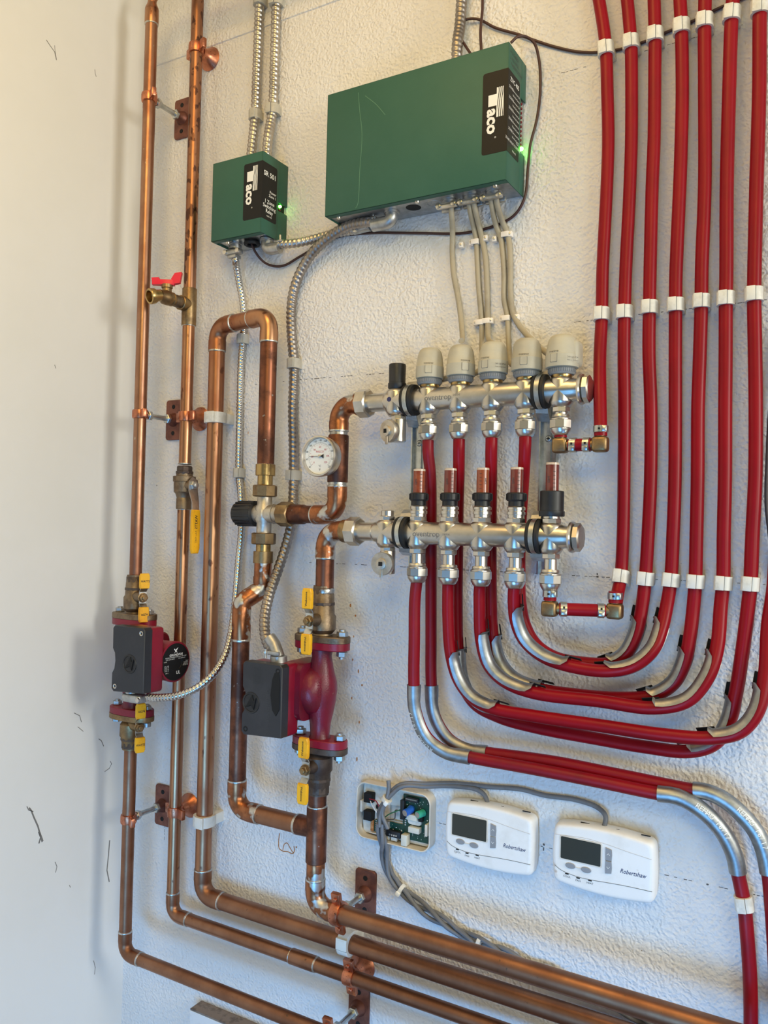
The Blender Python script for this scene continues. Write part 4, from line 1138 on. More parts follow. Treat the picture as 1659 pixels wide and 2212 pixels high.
for x in XU:
    part('valve_insert', B().lathe(V((x, -DU, ZU + .0165)), ZZ, [(0, .0135), (.002, .0142), (.0045, .0142), (.005, .0125), (.010, .0125)], 24), M['brass_bright'], tU)
text('oventrop', V(((XU[0] + XU[1]) / 2 - .003, -DU - RM, ZU - .001)), XX, ZZ, .0085, M['print_grey'], tU, sp=.95)
text('DE/DE', V(((XU[0] + XU[1]) / 2 + .027, -DU - RM, ZU + .001)), XX, ZZ, .0028, M['print_grey'], tU)
# ---- lower bar
xl_l = xat(ZLm, DL, 808); xr_l = xat(ZLm, DL, 1238)
tL = thing('heating_manifold', 'lower stainless manifold bar carrying the amber flow meters', 'manifold', V((xl_l, -DL, ZLm)))
xv2 = xat(ZLm, DL, 836)
bar(tL, XL + [xv2], xl_l, xr_l, ZLm, DL, M['nickel'])
xun = xat(ZLm, DL, 760)
part('union_nut', B().hexn(V((xun - .005, -DL, ZLm)), XX, .020, .0222, 8, .12), M['nickel'], tL)
part('tailpiece', B().lathe(V((xun + .012, -DL, ZLm)), XX, [(0, .0140), (xl_l - xun - .008, .0140)], 28), M['nickel'], tL)
part('vent_plug', B().hexn(V((xv2, -DL, ZLm + .0172)), ZZ, .007, .0120, 8).lathe(V((xv2, -DL, ZLm + .0237)), ZZ, [(0, .0098), (.008, .0098), (.009, .0085)], 20), M['chrome'], tL)
drain(tL, xv2 + .002, ZLm, DL, (.12, -1, -.02), 0)
end_cap(tL, xr_l, ZLm, DL)
out_l = [comp_fitting(tL, V((x, -DL, ZLm - .0225)), M['chrome'], .011) for x in XL]
for i, x in enumerate(XL):
    f0 = V((x, -DL, ZLm + .0160))
    last = i == 4
    fm = part('flow_meter', B().hexn(f0, ZZ, .0085, .0130, 8).lathe(f0 + ZZ * .008, ZZ, [(0, .0115), (.004, .0115), (.0045, .0128), (.0085, .0128), (.009, .0112), (.0105, .0112), (.011, .0128), (.0145, .0128), (.016, .0110)], 28), M['chrome'], tL)
    if last:
        part('collar', B().lathe(f0 + ZZ * .011, ZZ, [(0, .0165), (.001, .0172), (.007, .0172), (.0075, .0160), (.033, .0160), (.034, .0152), (.0342, .0095)], 28), M['black_plastic'], fm)
        zt0 = .044
    else:
        kb = B().lathe(f0 + ZZ * .024, ZZ, [(0, .0110), (.007, .0110), (.0072, .0125), (.009, .0138), (.017, .0138), (.0185, .0125), (.019, .0095)], 28)
        for k in range(14):
            a = 2 * math.pi * k / 14; dd = XX * math.cos(a) + YY * math.sin(a)
            kb.box(f0 + ZZ * .037 + dd * .0136, (.0016, .0016, .0085), dd, ZZ.cross(dd), ZZ)
        part('collar', kb, M['black_plastic'], fm)
        zt0 = .0425
    tb_ = part('sight_glass', B().lathe(f0 + ZZ * zt0, ZZ, [(0, .0088), (.032 if not last else .036, .0088)], 24), M['meter'] if i in (0, 2) else M['meter_dark'], fm)
    zc_ = zt0 + (.032 if not last else .036)
    part('clear_cap', B().lathe(f0 + ZZ * zc_, ZZ, [(0, .0089), (.0028, .0087), (.0032, .0078)], 24), M['clear'], tb_)
    vd = (CAM - f0); vd.z = 0; vd.normalize(); ex = ZZ.cross(vd) * 1
    for k in range(5):
        part('tick', B().box(f0 + vd * .0088 + ex * (.0025 if i != 2 else -.0030) + ZZ * (zt0 + .006 + k * .0052), (.0034, .0003, .0005), ex, vd, ZZ), M['print_black'], tb_)
    text('GPM', f0 + vd * .0086 - ex * (.0045 if i != 2 else -.0045) + ZZ * (zt0 + .016), ZZ, -ex, .0030, M['print_black'], tb_, ext=.0004)
text('oventrop', V(((XL[0] + XL[1]) / 2 - .004, -DL - RM, ZLm - .001)), XX, ZZ, .0085, M['print_grey'], tL, sp=.95)
text('DE/DE', V(((XL[0] + XL[1]) / 2 + .028, -DL - RM, ZLm - .001)), XX, ZZ, .0028, M['print_grey'], tL)

# ---- wall brackets holding both bars
for nm, xu_, xl_, ru in (('left', xat(ZU, DU, 888), xat(ZLm, DL, 873), 905), ('right', xat(ZU, DU, 1170), xat(ZLm, DL, 1158), 1184)):
    xb_ = xat(ZU - .06, .010, ru)
    t = thing('manifold_bracket', 'zinc wall bracket with rubber-lined bands at the %s of both manifold bars' % nm, 'bracket', V((xb_, -.001, ZLm)), 'manifold brackets')
    za_, zb2 = ZLm - .055, ZU - .012
    rail = B()
    w = .026
    rail.box(V((xb_, -.0035, (za_ + zb2) / 2)), (w, .0025, zb2 - za_))
    for s in (-1, 1): rail.box(V((xb_ + s * (w / 2 - .001), -.0065, (za_ + zb2) / 2)), (.002, .011, zb2 - za_))
    rail.box(V((xb_, -.0060, (za_ + zb2) / 2)), (.006, .004, zb2 - za_))
    part('rail', rail, M['steel'], t)
    for (z, d, xx) in ((ZU, DU, xu_), (ZLm, DL, xl_)):
        # stand-off arm from rail to band
        part('arm', B().ribbon([V((xb_, -.006, z - .032)), V((xb_, -d * .45, z - .034)), V((xx, -d + .004, z - .028)), V((xx, -d, z - .020))], XX, .017, .0025), M['zinc'], t)
        part('arm', B().ribbon([V((xb_, -.006, z + .034)), V((xb_, -d * .45, z + .034)), V((xx, -d + .006, z + .028)), V((xx, -d, z + .019))], XX, .017, .0025), M['zinc'], t)
        part('rubber_liner', B().lathe(V((xx - .009, -d, z)), XX, [(0, RM), (.0005, .0232), (.004, .0238), (.0055, .0225), (.0125, .0225), (.014, .0238), (.0175, .0232), (.018, RM)], 36), M['rubber'], t)
        part('band', B().lathe(V((xx - .0035, -d, z)), XX, [(0, .0225), (.0002, .0240), (.0068, .0240), (.007, .0225)], 36), M['steel'], t)
    for zz in (ZU - .058, ZLm + .048):
        sc_ = part('screw', B().lathe(V((xb_, -.0075, zz)), -YY, [(0, .0052), (.0008, .0052), (.0024, .0038), (.0028, .002)], 18), M['steel'], t)
        part('cross_slot', B().box(V((xb_, -.0101, zz)), (.0052, .0006, .0012)).box(V((xb_, -.0101, zz)), (.0012, .0006, .0052)), M['void'], sc_)

# ---- actuators
act_mark = (-.002, .006, -.011, -.004, -.010)
for i, x in enumerate(XU):
    z0 = ZU + .0205; s = (1.06, 1.07, 1.09, 1.10, 1.15)[i]
    t = thing('valve_actuator', 'beige valve actuator, %s from the left on the upper manifold' % ORD[i], 'actuator', V((x, -DU, z0)), 'actuators on the upper manifold')
    kb = B().lathe(V((x, -DU, z0)), ZZ, [(0, .0130), (.0005, .0165), (.003, .0180), (.0075, .0184), (.008, .0178), (.010, .0172)], 40)
    for k in range(40):
        a = 2 * math.pi * k / 40; dd = XX * math.cos(a) + YY * math.sin(a)
        kb.box(V((x, -DU, z0 + .0055)) + dd * .0183, (.0010, .0012, .0044), dd, ZZ.cross(dd), ZZ)
    part('ring', kb, M['grey_ring'], t)
    part('body', B().lathe(V((x, -DU, z0 + .0088)), ZZ, [(0, .0170), (.0010, .0192 * s), (.004, .0196 * s), (.0175, .0195 * s), (.018, .0191 * s), (.031, .0178 * s), (.0385, .0162 * s), (.0425, .0144 * s), (.0450, .0115 * s), (.0460, .0060)], 36), M['beige'], t)
    if i == 4:
        part('side_housing', B().rbox(V((x + .0135, -DU + .006, z0 + .029)), (.022, .030, .037), .008, 3), M['beige'], t)
    vd = (CAM - V((x, -DU, 0))); vd.z = 0; vd.normalize(); ex = ZZ.cross(vd)
    off = act_mark[i]
    a = off / .0193; nd = (vd * math.cos(a) + ex * math.sin(a)).normalized(); e2 = ZZ.cross(nd)
    o = V((x, -DU, z0 + .0205)) + nd * (.0193 * s)
    pn = part('window', B().prism(rrect(.0100, .0110, .0014, 3), o - nd * .0003, e2, ZZ, nd, .0008, .0004), M['beige'], t)
    for (cx_, cz_, w_, h_) in ((-.0050, 0, .0003, .0110), (.0050, 0, .0003, .0110), (0, -.0055, .0100, .0003)):
        part('groove', B().box(o + nd * .0004 + e2 * cx_ + ZZ * cz_, (w_, .0004, h_), e2, nd, ZZ), M['print_grey'], pn)
    text('oventrop', o + ZZ * .0090 - nd * .0006, e2, ZZ, .0026, M['print_black'], t, ext=.0008)
    if i in (2, 4):
        a2 = a + 1.05; nd = (vd * math.cos(a2) + ex * math.sin(a2)).normalized(); e2 = ZZ.cross(nd)
        o = V((x, -DU, z0 + .017)) + nd * (.0196 * s + (.004 if i == 4 else 0))
        text('24V CE IP54', o + ZZ * .003, e2, ZZ, .0022, M['print_black'], t, ext=.0006); text('Made in Germany', o - ZZ * .001, e2, ZZ, .0016, M['print_black'], t, ext=.0006)

# ================================================================== red heating pipes
RP = .0086
def dpath(pts, n=8): return path(pts, n)
def red_pipe(label, pts, group='red heating pipes', mat='pex', r=RP, n=8):
    q = path(pts, n)
    lo = min(q, key=lambda p: p.z)
    return single('heating_pipe', B().tube(q, r, 20), M[mat], label, 'heating pipe', lo, group), q
DC = .021
cols = {
 1: [(1283, -60, .024), (1294, 0, DC), (1308, 95, DC), (1312, 200, DC), (1314, 300, DC), (1311, 400, DC), (1302, 580, DC), (1300, 680, DC), (1296, 770, .030), (1296, 850, .050), (1297.5, 930, DU)],
 2: [(1348, -60, .024), (1355, 0, DC), (1363, 94, DC), (1364.5, 192, DC), (1364, 300, DC), (1360, 420, DC), (1352, 580, DC), (1349, 675, DC), (1348, 770, DC), (1349, 880, DC), (1348, 1033, DC), (1346, 1156, DC), (1341, 1247, .023), (1334, 1283, .036), (1330.5, 1304, .048)],
 3: [(1410, -60, DC), (1413, 0, DC), (1415, 78, DC), (1414.5, 150, DC), (1413, 300, DC), (1409, 400, DC), (1404, 600, DC), (1403, 665, DC), (1402, 760, DC), (1406, 880, DC), (1405.5, 1033, DC), (1400, 1156, DC), (1394, 1250, DC), (1387, 1310, .024), (1374, 1371, .030), (1352, 1412, .034), (1318, 1432, .034), (1260, 1432, .034), (1200, 1420, .036), (1158, 1392, .038), (1134, 1350, .040), (1124, 1300, .042), (1122, 1240, .044), (1123, 1150, .046), (1130, 1040, .054)],
 4: [(1466, -60, DC), (1469, 0, DC), (1472, 60, DC), (1474, 200, DC), (1471, 330, DC), (1468.5, 400, DC), (1460, 600, DC), (1459.5, 660, DC), (1459, 760, DC), (1459, 880, DC), (1458, 1033, DC), (1454, 1156, DC), (1449, 1253, DC), (1440, 1310, .026), (1430, 1355, .034), (1411, 1402, .046), (1372, 1436, .054), (1317, 1449, .058), (1245, 1442, .060), (1176, 1420, .062), (1133, 1384, .066), (1114, 1340, .072), (1110, 1290, DL - .004)],
 5: [(1522, -60, DC), (1523, 0, DC), (1522, 48, DC), (1522.5, 200, DC), (1522.5, 400, DC), (1516, 580, DC), (1515, 652, DC), (1512, 760, DC), (1508, 880, DC), (1507, 1033, DC), (1504.5, 1156, DC), (1502, 1256, DC), (1497, 1320, .022), (1491, 1370, .026), (1479, 1430, .030), (1455, 1476, .032), (1412, 1502, .034), (1340, 1508, .034), (1240, 1500, .034), (1160, 1487, .036), (1108, 1466, .038), (1078, 1430, .040), (1065, 1380, .042), (1061, 1308, .044), (1060, 1220, .046), (1060, 1120, .048), (1061, 1030, .055)],
 6: [(1586, -60, DC), (1583, 0, DC), (1580, 45, DC), (1575, 200, DC), (1570, 400, DC), (1569, 590, DC), (1568, 646, DC), (1567.5, 760, DC), (1566.5, 880, DC), (1566, 1033, DC), (1563.5, 1156, DC), (1562, 1260, DC), (1557, 1310, .024), (1549, 1400, .036), (1530, 1460, .046), (1486, 1513, .054), (1414, 1529, .058), (1293, 1514, .060), (1150, 1496, .062), (1088, 1471, .064), (1054, 1435, .066), (1039, 1380, .070), (1036, 1308, .076), (1036.5, 1270, DL - .003)],
 7: [(1646, -60, DC), (1642, 0, DC), (1641, 50, DC), (1640, 200, DC), (1634, 400, DC), (1629.5, 600, DC), (1629, 637, DC), (1631, 760, DC), (1632.5, 880, DC), (1631.5, 1033, DC), (1625.5, 1156, DC), (1621, 1261, DC), (1615, 1320, .022), (1604, 1405, .024), (1590, 1495, .026), (1574, 1560, .028), (1545, 1605, .030), (1490, 1623, .030), (1390, 1613, .030), (1290, 1596, .030), (1160, 1572, .032), (1080, 1550, .034), (1025, 1520, .036), (997, 1470, .038), (989, 1400, .040), (987, 1308, .042), (988, 1200, .046), (989, 1100, .048), (991, 1030, .055)],
 8: [(1712, -60, DC), (1702, 300, DC), (1690, 640, DC), (1682, 1000, DC), (1672, 1265, DC), (1660, 1350, .026), (1652, 1470, .040), (1634, 1540, .050), (1597, 1581, .056), (1534, 1594, .058), (1438, 1588, .060), (1293, 1567, .062), (1149, 1546, .062), (1063, 1530, .064), (1020, 1508, .066), (991, 1470, .068), (974, 1415, .072), (968, 1332, .076), (968, 1268, DL - .003)],
}
PATHS = {}
names = {1: 'red heating pipe at the left of the row, ending in clamps above the lower manifold', 2: 'second red heating pipe of the row, ending in a brass elbow joint',
 3: 'third red heating pipe of the row, looping behind to the upper manifold', 4: 'fourth red heating pipe of the row, the front one of the innermost U bend',
 5: 'fifth red heating pipe of the row, the rear one of the middle U bend', 6: 'sixth red heating pipe of the row, the front one of the middle U bend',
 7: 'seventh red heating pipe of the row, the rear one of the outer U bend', 8: 'red heating pipe entering at the right edge, the front one of the outer U bend'}
for k, pts in cols.items():
    pts = list(pts)
    q = [P(*p) for p in pts]
    q.insert(0, V((q[0].x + (q[0].x - q[1].x) * .6, -DC, 2.745)))
    if k in (3, 5, 7): q.append(out_u[{3: 3, 5: 2, 7: 1}[k]] - ZZ * .012); q.append(out_u[{3: 3, 5: 2, 7: 1}[k]] + ZZ * .006)
    if k in (4, 6, 8): q.append(out_l[{4: 3, 6: 2, 8: 1}[k]] + ZZ * .006)
    _, PATHS[k] = red_pipe(names[k], q)
# first outlets: down and round to the lower right
q = [out_l[0] + ZZ * .006] + [P(*p) for p in ((896, 1300, DL - .002), (895, 1380, .078), (894, 1470, .074), (898, 1535, .070), (922, 1592, .064), (964, 1624, .058), (1016, 1636, .054), (1149, 1660, .050), (1293, 1688, .046), (1421, 1714, .043), (1462, 1720, .041), (1499, 1738, .037), (1537, 1768, .033), (1567, 1806, .029), (1587, 1850, .026), (1595, 1890, .023), (1607, 1950, DC), (1613, 2010, DC), (1620, 2110, .015), (1622, 2230, .0098), (1620, 2330, .0098))] + [V((P(1618, 2330, .0098).x, -.0098, .004))]
_, PATHS[9] = red_pipe('red heating pipe from the lower manifold bending to the bottom right corner, in front', q, mat='pex_dusty')
q = [out_u[0] + ZZ * .006, out_u[0] - ZZ * .014] + [P(*p) for p in ((930, 1030, .056), (931, 1150, .048), (931, 1260, .046), (931, 1380, .045), (931.5, 1470, .044), (939, 1545, .042), (970, 1596, .040), (1014, 1620, .038), (1052, 1626, .036), (1197, 1646, .033), (1341, 1675, .030), (1493, 1706, .028), (1525, 1710, .027), (1562, 1726, .026), (1599, 1756, .025), (1632, 1795, .024), (1650, 1836, .023), (1660, 1886, DC), (1670, 2000, .018), (1677, 2150, .0098), (1679, 2300, .0098))] + [V((P(1679, 2300, .0098).x, -.0098, .004))]
_, PATHS[10] = red_pipe('red heating pipe from the upper manifold running behind its twin to the bottom right corner', q, mat='pex_dusty')

# ---- bend supports: galvanised troughs round the bends
def nearest(pth, u, v):
    return min(range(len(pth)), key=lambda i: (proj(pth[i])[0] - u) ** 2 + (proj(pth[i])[1] - v) ** 2)
def bend_support(label, pth, a, b, mode):
    i, j = sorted((nearest(pth, *a), nearest(pth, *b)))
    seg = resample(pth[i:j + 1], .008)
    n = len(seg)
    mid = seg[n // 2]; chord = (seg[0] + seg[-1]) / 2
    inner = (chord - mid).normalized()
    back = []
    for k in range(n):
        s = math.sin(math.pi * k / (n - 1))
        if mode == 'front': bdir = -YY * 1.0 - inner * (.15 + .35 * s)
        else: bdir = inner * (.85 + .2 * s) + YY * .35
        back.append(bdir)
    rr = []; sp = []
    for k in range(n):
        e_ = min(k, n - 1 - k) / max(1, (n - 1) / 2)
        f = max(0, 1 - e_ / .16)
        if mode == 'front': rr.append(1.0); sp.append(1.0 + .35 * max(0, 1 - e_ / .3))
        else: rr.append(1 + .30 * f * f); sp.append(1.0 - .30 * f)
    o = min(seg, key=lambda p: p.z)
    t = thing('bend_support', label, 'pipe bend support', o, 'galvanised pipe bend supports')
    part('trough', B().channel(seg, back, RP * (1.06 if mode == 'front' else 1.13), .0014, math.radians(95 if mode == 'front' else 112), rr, sp), M['steel_dull'], t)
    if mode != 'front':
        for k in (0, n - 1):
            T = (seg[1] - seg[0]).normalized() if k == 0 else (seg[-1] - seg[-2]).normalized()
            bd = (back[k] - T * back[k].dot(T)).normalized(); g = T.cross(bd)
            part('end_tab', B().box(seg[k] + bd * (RP * 1.42) + T * (.004 if k else -.004), (.010, .0012, .022), g, bd, T, .0004), M['void'], t)
    return t, seg, back
sup = []
sup.append(bend_support('galvanised bend support on the third red pipe, rear right of the innermost U', PATHS[3], (1381, 1335), (1318, 1432), 'in'))
sup.append(bend_support('galvanised bend support on the right bend of the innermost U, in front', PATHS[4], (1436, 1340), (1310, 1450), 'in'))
sup.append(bend_support('galvanised bend support on the left bend of the innermost U', PATHS[4], (1111, 1305), (1230, 1440), 'in'))
sup.append(bend_support('galvanised bend support on the fifth red pipe, rear right of the middle U', PATHS[5], (1488, 1400), (1400, 1504), 'in'))
sup.append(bend_support('galvanised bend support on the right bend of the middle U, in front', PATHS[6], (1548, 1410), (1414, 1529), 'in'))
sup.append(bend_support('galvanised bend support on the left bend of the middle U, in front', PATHS[6], (1038, 1360), (1150, 1496), 'in'))
sup.append(bend_support('galvanised bend support on the left bend of the middle U, behind', PATHS[5], (1065, 1370), (1170, 1488), 'in'))
sup.append(bend_support('galvanised bend support on the seventh red pipe, rear right of the outer U', PATHS[7], (1588, 1500), (1490, 1623), 'in'))
sup.append(bend_support('galvanised bend support on the right bend of the outer U, in front', PATHS[8], (1650, 1480), (1530, 1594), 'in'))
sup.append(bend_support('galvanised bend support on the left bend of the outer U, in front', PATHS[8], (973, 1410), (1075, 1533), 'in'))
sup.append(bend_support('galvanised bend support on the left bend of the outer U, behind', PATHS[7], (988, 1400), (1070, 1547), 'in'))
s1_ = bend_support('stamped galvanised bend support round the leftmost red pipe bend, in front', PATHS[9], (894, 1482), (1014, 1636), 'front')
s2_ = bend_support('galvanised bend support round the leftmost red pipe bend, behind', PATHS[10], (932, 1482), (1050, 1625), 'front')
s3_ = bend_support('stamped galvanised bend support at the lower right, the left one of two', PATHS[9], (1424, 1714), (1594, 1886), 'front')
s4_ = bend_support('stamped galvanised bend support at the lower right edge, the right one of two', PATHS[10], (1496, 1706), (1659, 1884), 'front')
def stamp(sp_, fr, flip=1):
    t, seg, back = sp_
    s = 'REHAU 16/17'
    i0 = int(len(seg) * fr[0]); i1 = int(len(seg) * fr[1])
    for k, ch in enumerate(s):
        if ch == ' ': continue
        f = i0 + (i1 - i0) * k / (len(s) - 1)
        i = min(int(f), len(seg) - 2); w = f - i
        p = seg[i] + (seg[i + 1] - seg[i]) * w
        T = (seg[i + 1] - seg[i]).normalized() * flip
        bd = (back[i] - T * back[i].dot(T)).normalized()
        text(ch, p + bd * (RP * 1.06 + .0016), T, bd.cross(T), .0060, M['print_white'], t, ext=.0002)
stamp(s1_, (.62, .28), -1); stamp(s3_, (.34, .66)); stamp(s4_, (.38, .70))

# ---- pipe clips
def make_clip(r, base, w, name, mat):
    """Snap clip in local coordinates: pipe axis Z through the origin, wall towards +Y at distance base."""
    t = thing(name, 'x', 'pipe clip')
    part('base', B().box(V((0, base - (base - r) / 2 + .0, 0)), (r * 2.1, base - r + .002, w * .96), bev=.001), mat, t)
    ro = r * 1.30
    ring = []
    for i in range(20):
        a = 2 * math.pi * i / 20
        ring.append((ro * math.copysign(abs(math.cos(a)) ** .8, math.cos(a)), ro * math.copysign(abs(math.sin(a)) ** .8, math.sin(a))))
    part('ring', B().prism(ring, V((0, 0, -w / 2)), XX, YY, ZZ, w, .0006), mat, t)
    lt = part('latch', B().box(V((-r * .30, -ro - .0003, 0)), (r * 1.25, .0030, w * 1.04), bev=.0008), mat, t)
    part('seam', B().box(V((r * .34, -ro * .97, 0)), (.0007, .0030, w * 1.0)), M['print_grey'], t)
    part('rib', B().box(V((-r * .72, -ro - .0012, w * .18)), (.0010, .0020, w * .26)).box(V((-r * .72, -ro - .0012, -w * .22)), (.0010, .0020, w * .26)), mat, lt)
    return t
clip0 = make_clip(RP, DC - .0004, .0175, 'pipe_clip', M['clip'])
CN = {1: 'first', 2: 'second', 3: 'third', 4: 'fourth', 5: 'fifth', 6: 'sixth', 7: 'seventh'}
used = False
def put_clip(proto, first, p, T, label, group, flipx=1):
    ez = T.normalized(); ex = (XX - ez * XX.dot(ez)).normalized(); ey = ez.cross(ex)
    ex = ex * flipx; ez = ez * flipx
    Mx = Matrix(((ex.x, ey.x, ez.x, p.x), (ex.y, ey.y, ez.y, p.y), (ex.z, ey.z, ez.z, p.z), (0, 0, 0, 1)))
    if first:
        proto.matrix_world = Mx; proto['label'] = label; proto['group'] = group
        return proto
    return copy_tree(proto, Mx, label, None, group)
for row, vs in (('top', {1: 108, 2: 94, 3: 80, 4: 62, 5: 48, 6: 32, 7: 16}), ('middle', {1: 680, 2: 675, 3: 666, 4: 659, 5: 652, 6: 646, 7: 637}), ('bottom', {2: 1247, 3: 1250, 4: 1253, 5: 1256, 6: 1259, 7: 1261})):
    for k, v in vs.items():
        pth = PATHS[k]
        i = min((i for i in range(1, len(pth) - 1) if proj(pth[i])[0] > 1270), key=lambda i: abs(proj(pth[i])[1] - v))
        T = (pth[i + 1] - pth[i - 1]); T = T if T.z > 0 else -T
        put_clip(clip0, not used, pth[i], T, 'white pipe clip in the %s row, on the %s red pipe from the left' % (row, CN[k]), 'white clips on the red pipes'); used = True
pth = PATHS[9]; i = min(range(1, len(pth) - 1), key=lambda i: abs(proj(pth[i])[1] - 1950))
put_clip(clip0, False, pth[i], -(pth[i + 1] - pth[i - 1]), 'white pipe clip on the red pipe at the lower right corner', 'white clips on the red pipes')
# larger clips on the copper loop
clip1 = make_clip(R1, D3 - .0004, .019, 'pipe_clip', M['clip'])
put_clip(clip1, True, p3(903), ZZ, 'white pipe clip on the large copper pipe level with the bell hanger', 'white clips on the copper loop', -1)
put_clip(clip1, False, p3(1771), ZZ, 'white pipe clip on the large copper pipe near the bottom', 'white clips on the copper loop', -1)
put_clip(clip1, False, V((xat(ZL3, D3, 751), -D3, ZL3)), V((1, 0, .0001)), 'white pipe clip on the horizontal copper pipe below the plated hanger', 'white clips on the copper loop')

# ---- hose clamps and brass elbows joining the cut pipes
def hose_clamp(t, p, ax, r):
    ax = V(ax).normalized(); a, e1, e2 = basis(ax)
    vd = (CAM - p); vd = (vd - ax * vd.dot(ax)).normalized(); g = ax.cross(vd)
    b = part('hose_clamp', B().lathe(p - ax * .0045, ax, [(0, r * 1.02), (.0003, r * 1.16), (.0087, r * 1.16), (.009, r * 1.02)], 24), M['steel'], t)
    part('ear', B().box(p + vd * (r * 1.2) + g * (r * .5), (.0065, .0035, .0080), g, vd, ax, .001), M['steel'], b)
    part('slot', B().box(p + vd * (r * 1.17) - g * (r * .25), (.003, .0008, .0025), g, vd, ax), M['void'], b)
def joint(label, tops, zc_, d, d2=None):
    (xa_, za_), (xb2_, zb2_) = tops
    t = thing('pipe_joint', label, 'pipe joint', V((xa_, -d, zc_)), 'clamped pipe joints')
    ca, cb = V((xa_, -d, zc_)), V((xb2_, -(d2 or d), zc_))
    JX = (cb - ca).normalized()
    for c, s in ((ca, 1), (cb, -1)):
        part('brass_elbow', B().rbox(c, (.021, .018, .021), .0045, 3).tube([c, c + ZZ * .022], .0068, 16).tube([c, c + JX * (s * .022)], .0068, 16), M['brass'], t)
    part('short_pipe', B().tube([ca + JX * .012, cb - JX * .012], RP, 20), M['pex'], t)
    hose_clamp(t, ca + JX * .018, JX, RP); hose_clamp(t, cb - JX * .018, JX, RP)
    for c, z in ((ca, za_), (cb, zb2_)):
        hose_clamp(t, V((c.x, c.y, zc_ + .020)), ZZ, RP)
    part('short_pipe', B().tube([ca + ZZ * .011, V((xa_, ca.y, za_))], RP, 20), M['pex'], t)
    part('short_pipe', B().tube([cb + ZZ * .011, V((xb2_, cb.y, zb2_))], RP, 20), M['pex'], t)
    return t
zj = P(1256, 961, DU).z
joint('short red pipe with two brass elbows and hose clamps below the fifth upper outlet', ((XU[4], out_u[4].z + .006), (PATHS[1][-1].x, PATHS[1][-1].z + .002)), zj, DU)
zj = P(1260, 1320, DL).z
joint('red cross pipe with two brass elbows and hose clamps below the fifth lower outlet', ((XL[4], out_l[4].z + .006), (P(1328, 1322, .052).x, zj + .026)), zj, DL, .052)

# ================================================================== flexible metal conduits
def conduit(label, pts, r, pitch, mat, group='flexible metal conduits'):
    q = path(pts, 10)
    return single('flexible_conduit', B().spiral(q, r, pitch), M[mat], label, 'conduit', min(q, key=lambda p: p.z), group, sharp=80)
RC, RT = .0088, .0066
zS = ZS1
conduit('left of two flexible metal conduits rising from the small relay box', [V((P(563, -40, .014).x, -.014, 2.745)), (563, -40, .014), (561, 5, .012), (558, 80, .012), (554, 186, .012), (551.7, 249, .013), (548, 285, .022), V((P(540, 331, .034).x, -.034, zS - .004))], RC, .0082, 'conduit')
conduit('right of two flexible metal conduits rising from the small relay box', [V((P(598, -40, .014).x, -.014, 2.745)), (598, -40, .014), (597, 5, .012), (594, 106, .012), (590, 225, .012), (585, 265, .018), (579, 300, .030), V((P(575, 331, .034).x, -.034, zS - .004))], RC, .0082, 'conduit')
zcon = ZS0 - .020
xc3 = P(508, 545, .040).x
conduit('thin bright metal conduit looping from the small relay box down to the left pump', [V((xc3, -.040, zcon + .006)), V((xc3, -.038, zcon - .008)), (510, 572, .030), (516, 606, .018), (526, 667, .010), (525, 726, .009), (521, 779, .009), (518.5, 858, .009), (517, 938, .009), (516, 1025, .009), (520, 1065, .012), (522, 1141, .016), (515.6, 1212, .022), (508.5, 1300, .034), (499.7, 1366, .060), (486.5, 1414, .085), (460, 1457, .110), (425.5, 1486, .128), (386, 1502, .140), (346, 1507, .146), (318, 1506, .148)], RT, .0064, 'conduit_bright')
conduit('long dull metal conduit sweeping from the large control box down to the middle pump', [V((P(812, 479, .036).x, -.036, P(812, 479, .036).z)), (789, 480, .036), (750, 489, .030), (708, 515, .024), (676, 545, .018), (648, 590, .013), (634, 630, .012), (629, 670, .012), (630, 726, .012), (635, 792, .012), (632.6, 885, .012), (634, 964, .012), (634, 1044, .014), (632, 1095, .018), (627, 1141, .024), (613.8, 1191, .036), (598, 1239, .052), (582, 1284, .072), (572, 1332, .094), (573, 1372, .110), (583, 1398, .120), (592, 1404, .122)], RC, .0082, 'conduit_dull')
conduit('short metal conduit running right from the small relay box under the large one', [(603, 528, .032), (640, 525, .026), (680, 516, .014), (720, 505, .012), (752, 499, .014), (770, 495, .016)], .0078, .0075, 'conduit')
conduit('metal conduit entering the top of the large control box', [V((P(999, -40, .016).x, -.016, 2.745)), (999, -40, .016), (997, 0, .014), (993, 60, .020), (988, 95, .032), V((P(987, 125, .036).x, -.036, ZZ1 - .004))], RC, .0082, 'conduit_dull')

# ---- conduit connectors
def elbow_connector(label, a, corner, b, r):
    t = thing('conduit_connector', label, 'conduit connector', a, 'conduit connectors')
    body = arc(a, corner, b, r * 1.0, 6)
    part('body', B().tube([a] + body + [b], r * 1.12, 20), M['zinc'], t)
    part('collar', B().lathe(a, (corner - a), [(-.001, r * 1.1), (0, r * 1.35), (.003, r * 1.35), (.0035, r * 1.1)], 24), M['zinc'], t)
    d = (b - corner).normalized(); u_ = (a - corner).normalized()
    part('clamp_strap', B().box(b + u_ * (r * 1.0), (.016, r * 1.6, .0035), d, d.cross(u_), u_, .0008), M['zinc'], t)
    part('screw', B().lathe(b + u_ * (r * 1.0) - u_ * .004, u_, [(0, .0042), (.003, .0042), (.0035, .002), (.016, .002)], 14), M['chrome'], t)
    return t
e0 = V((P(846, 468, .036).x, -.036, ZZ0 + .002)); e1 = V((e0.x, -.036, P(830, 482, .036).z)); e2_ = V((P(806, 480, .036).x, -.036, e1.z))
elbow_connector('zinc elbow connector under the large control box', e0, e1, e2_, .0092)
e0 = V((P(577, 520, .034).x, -.034, ZS0 + .002)); e1 = V((e0.x, -.034, ZS0 - .016)); e2_ = V((P(600, 527, .034).x + .004, -.033, e1.z))
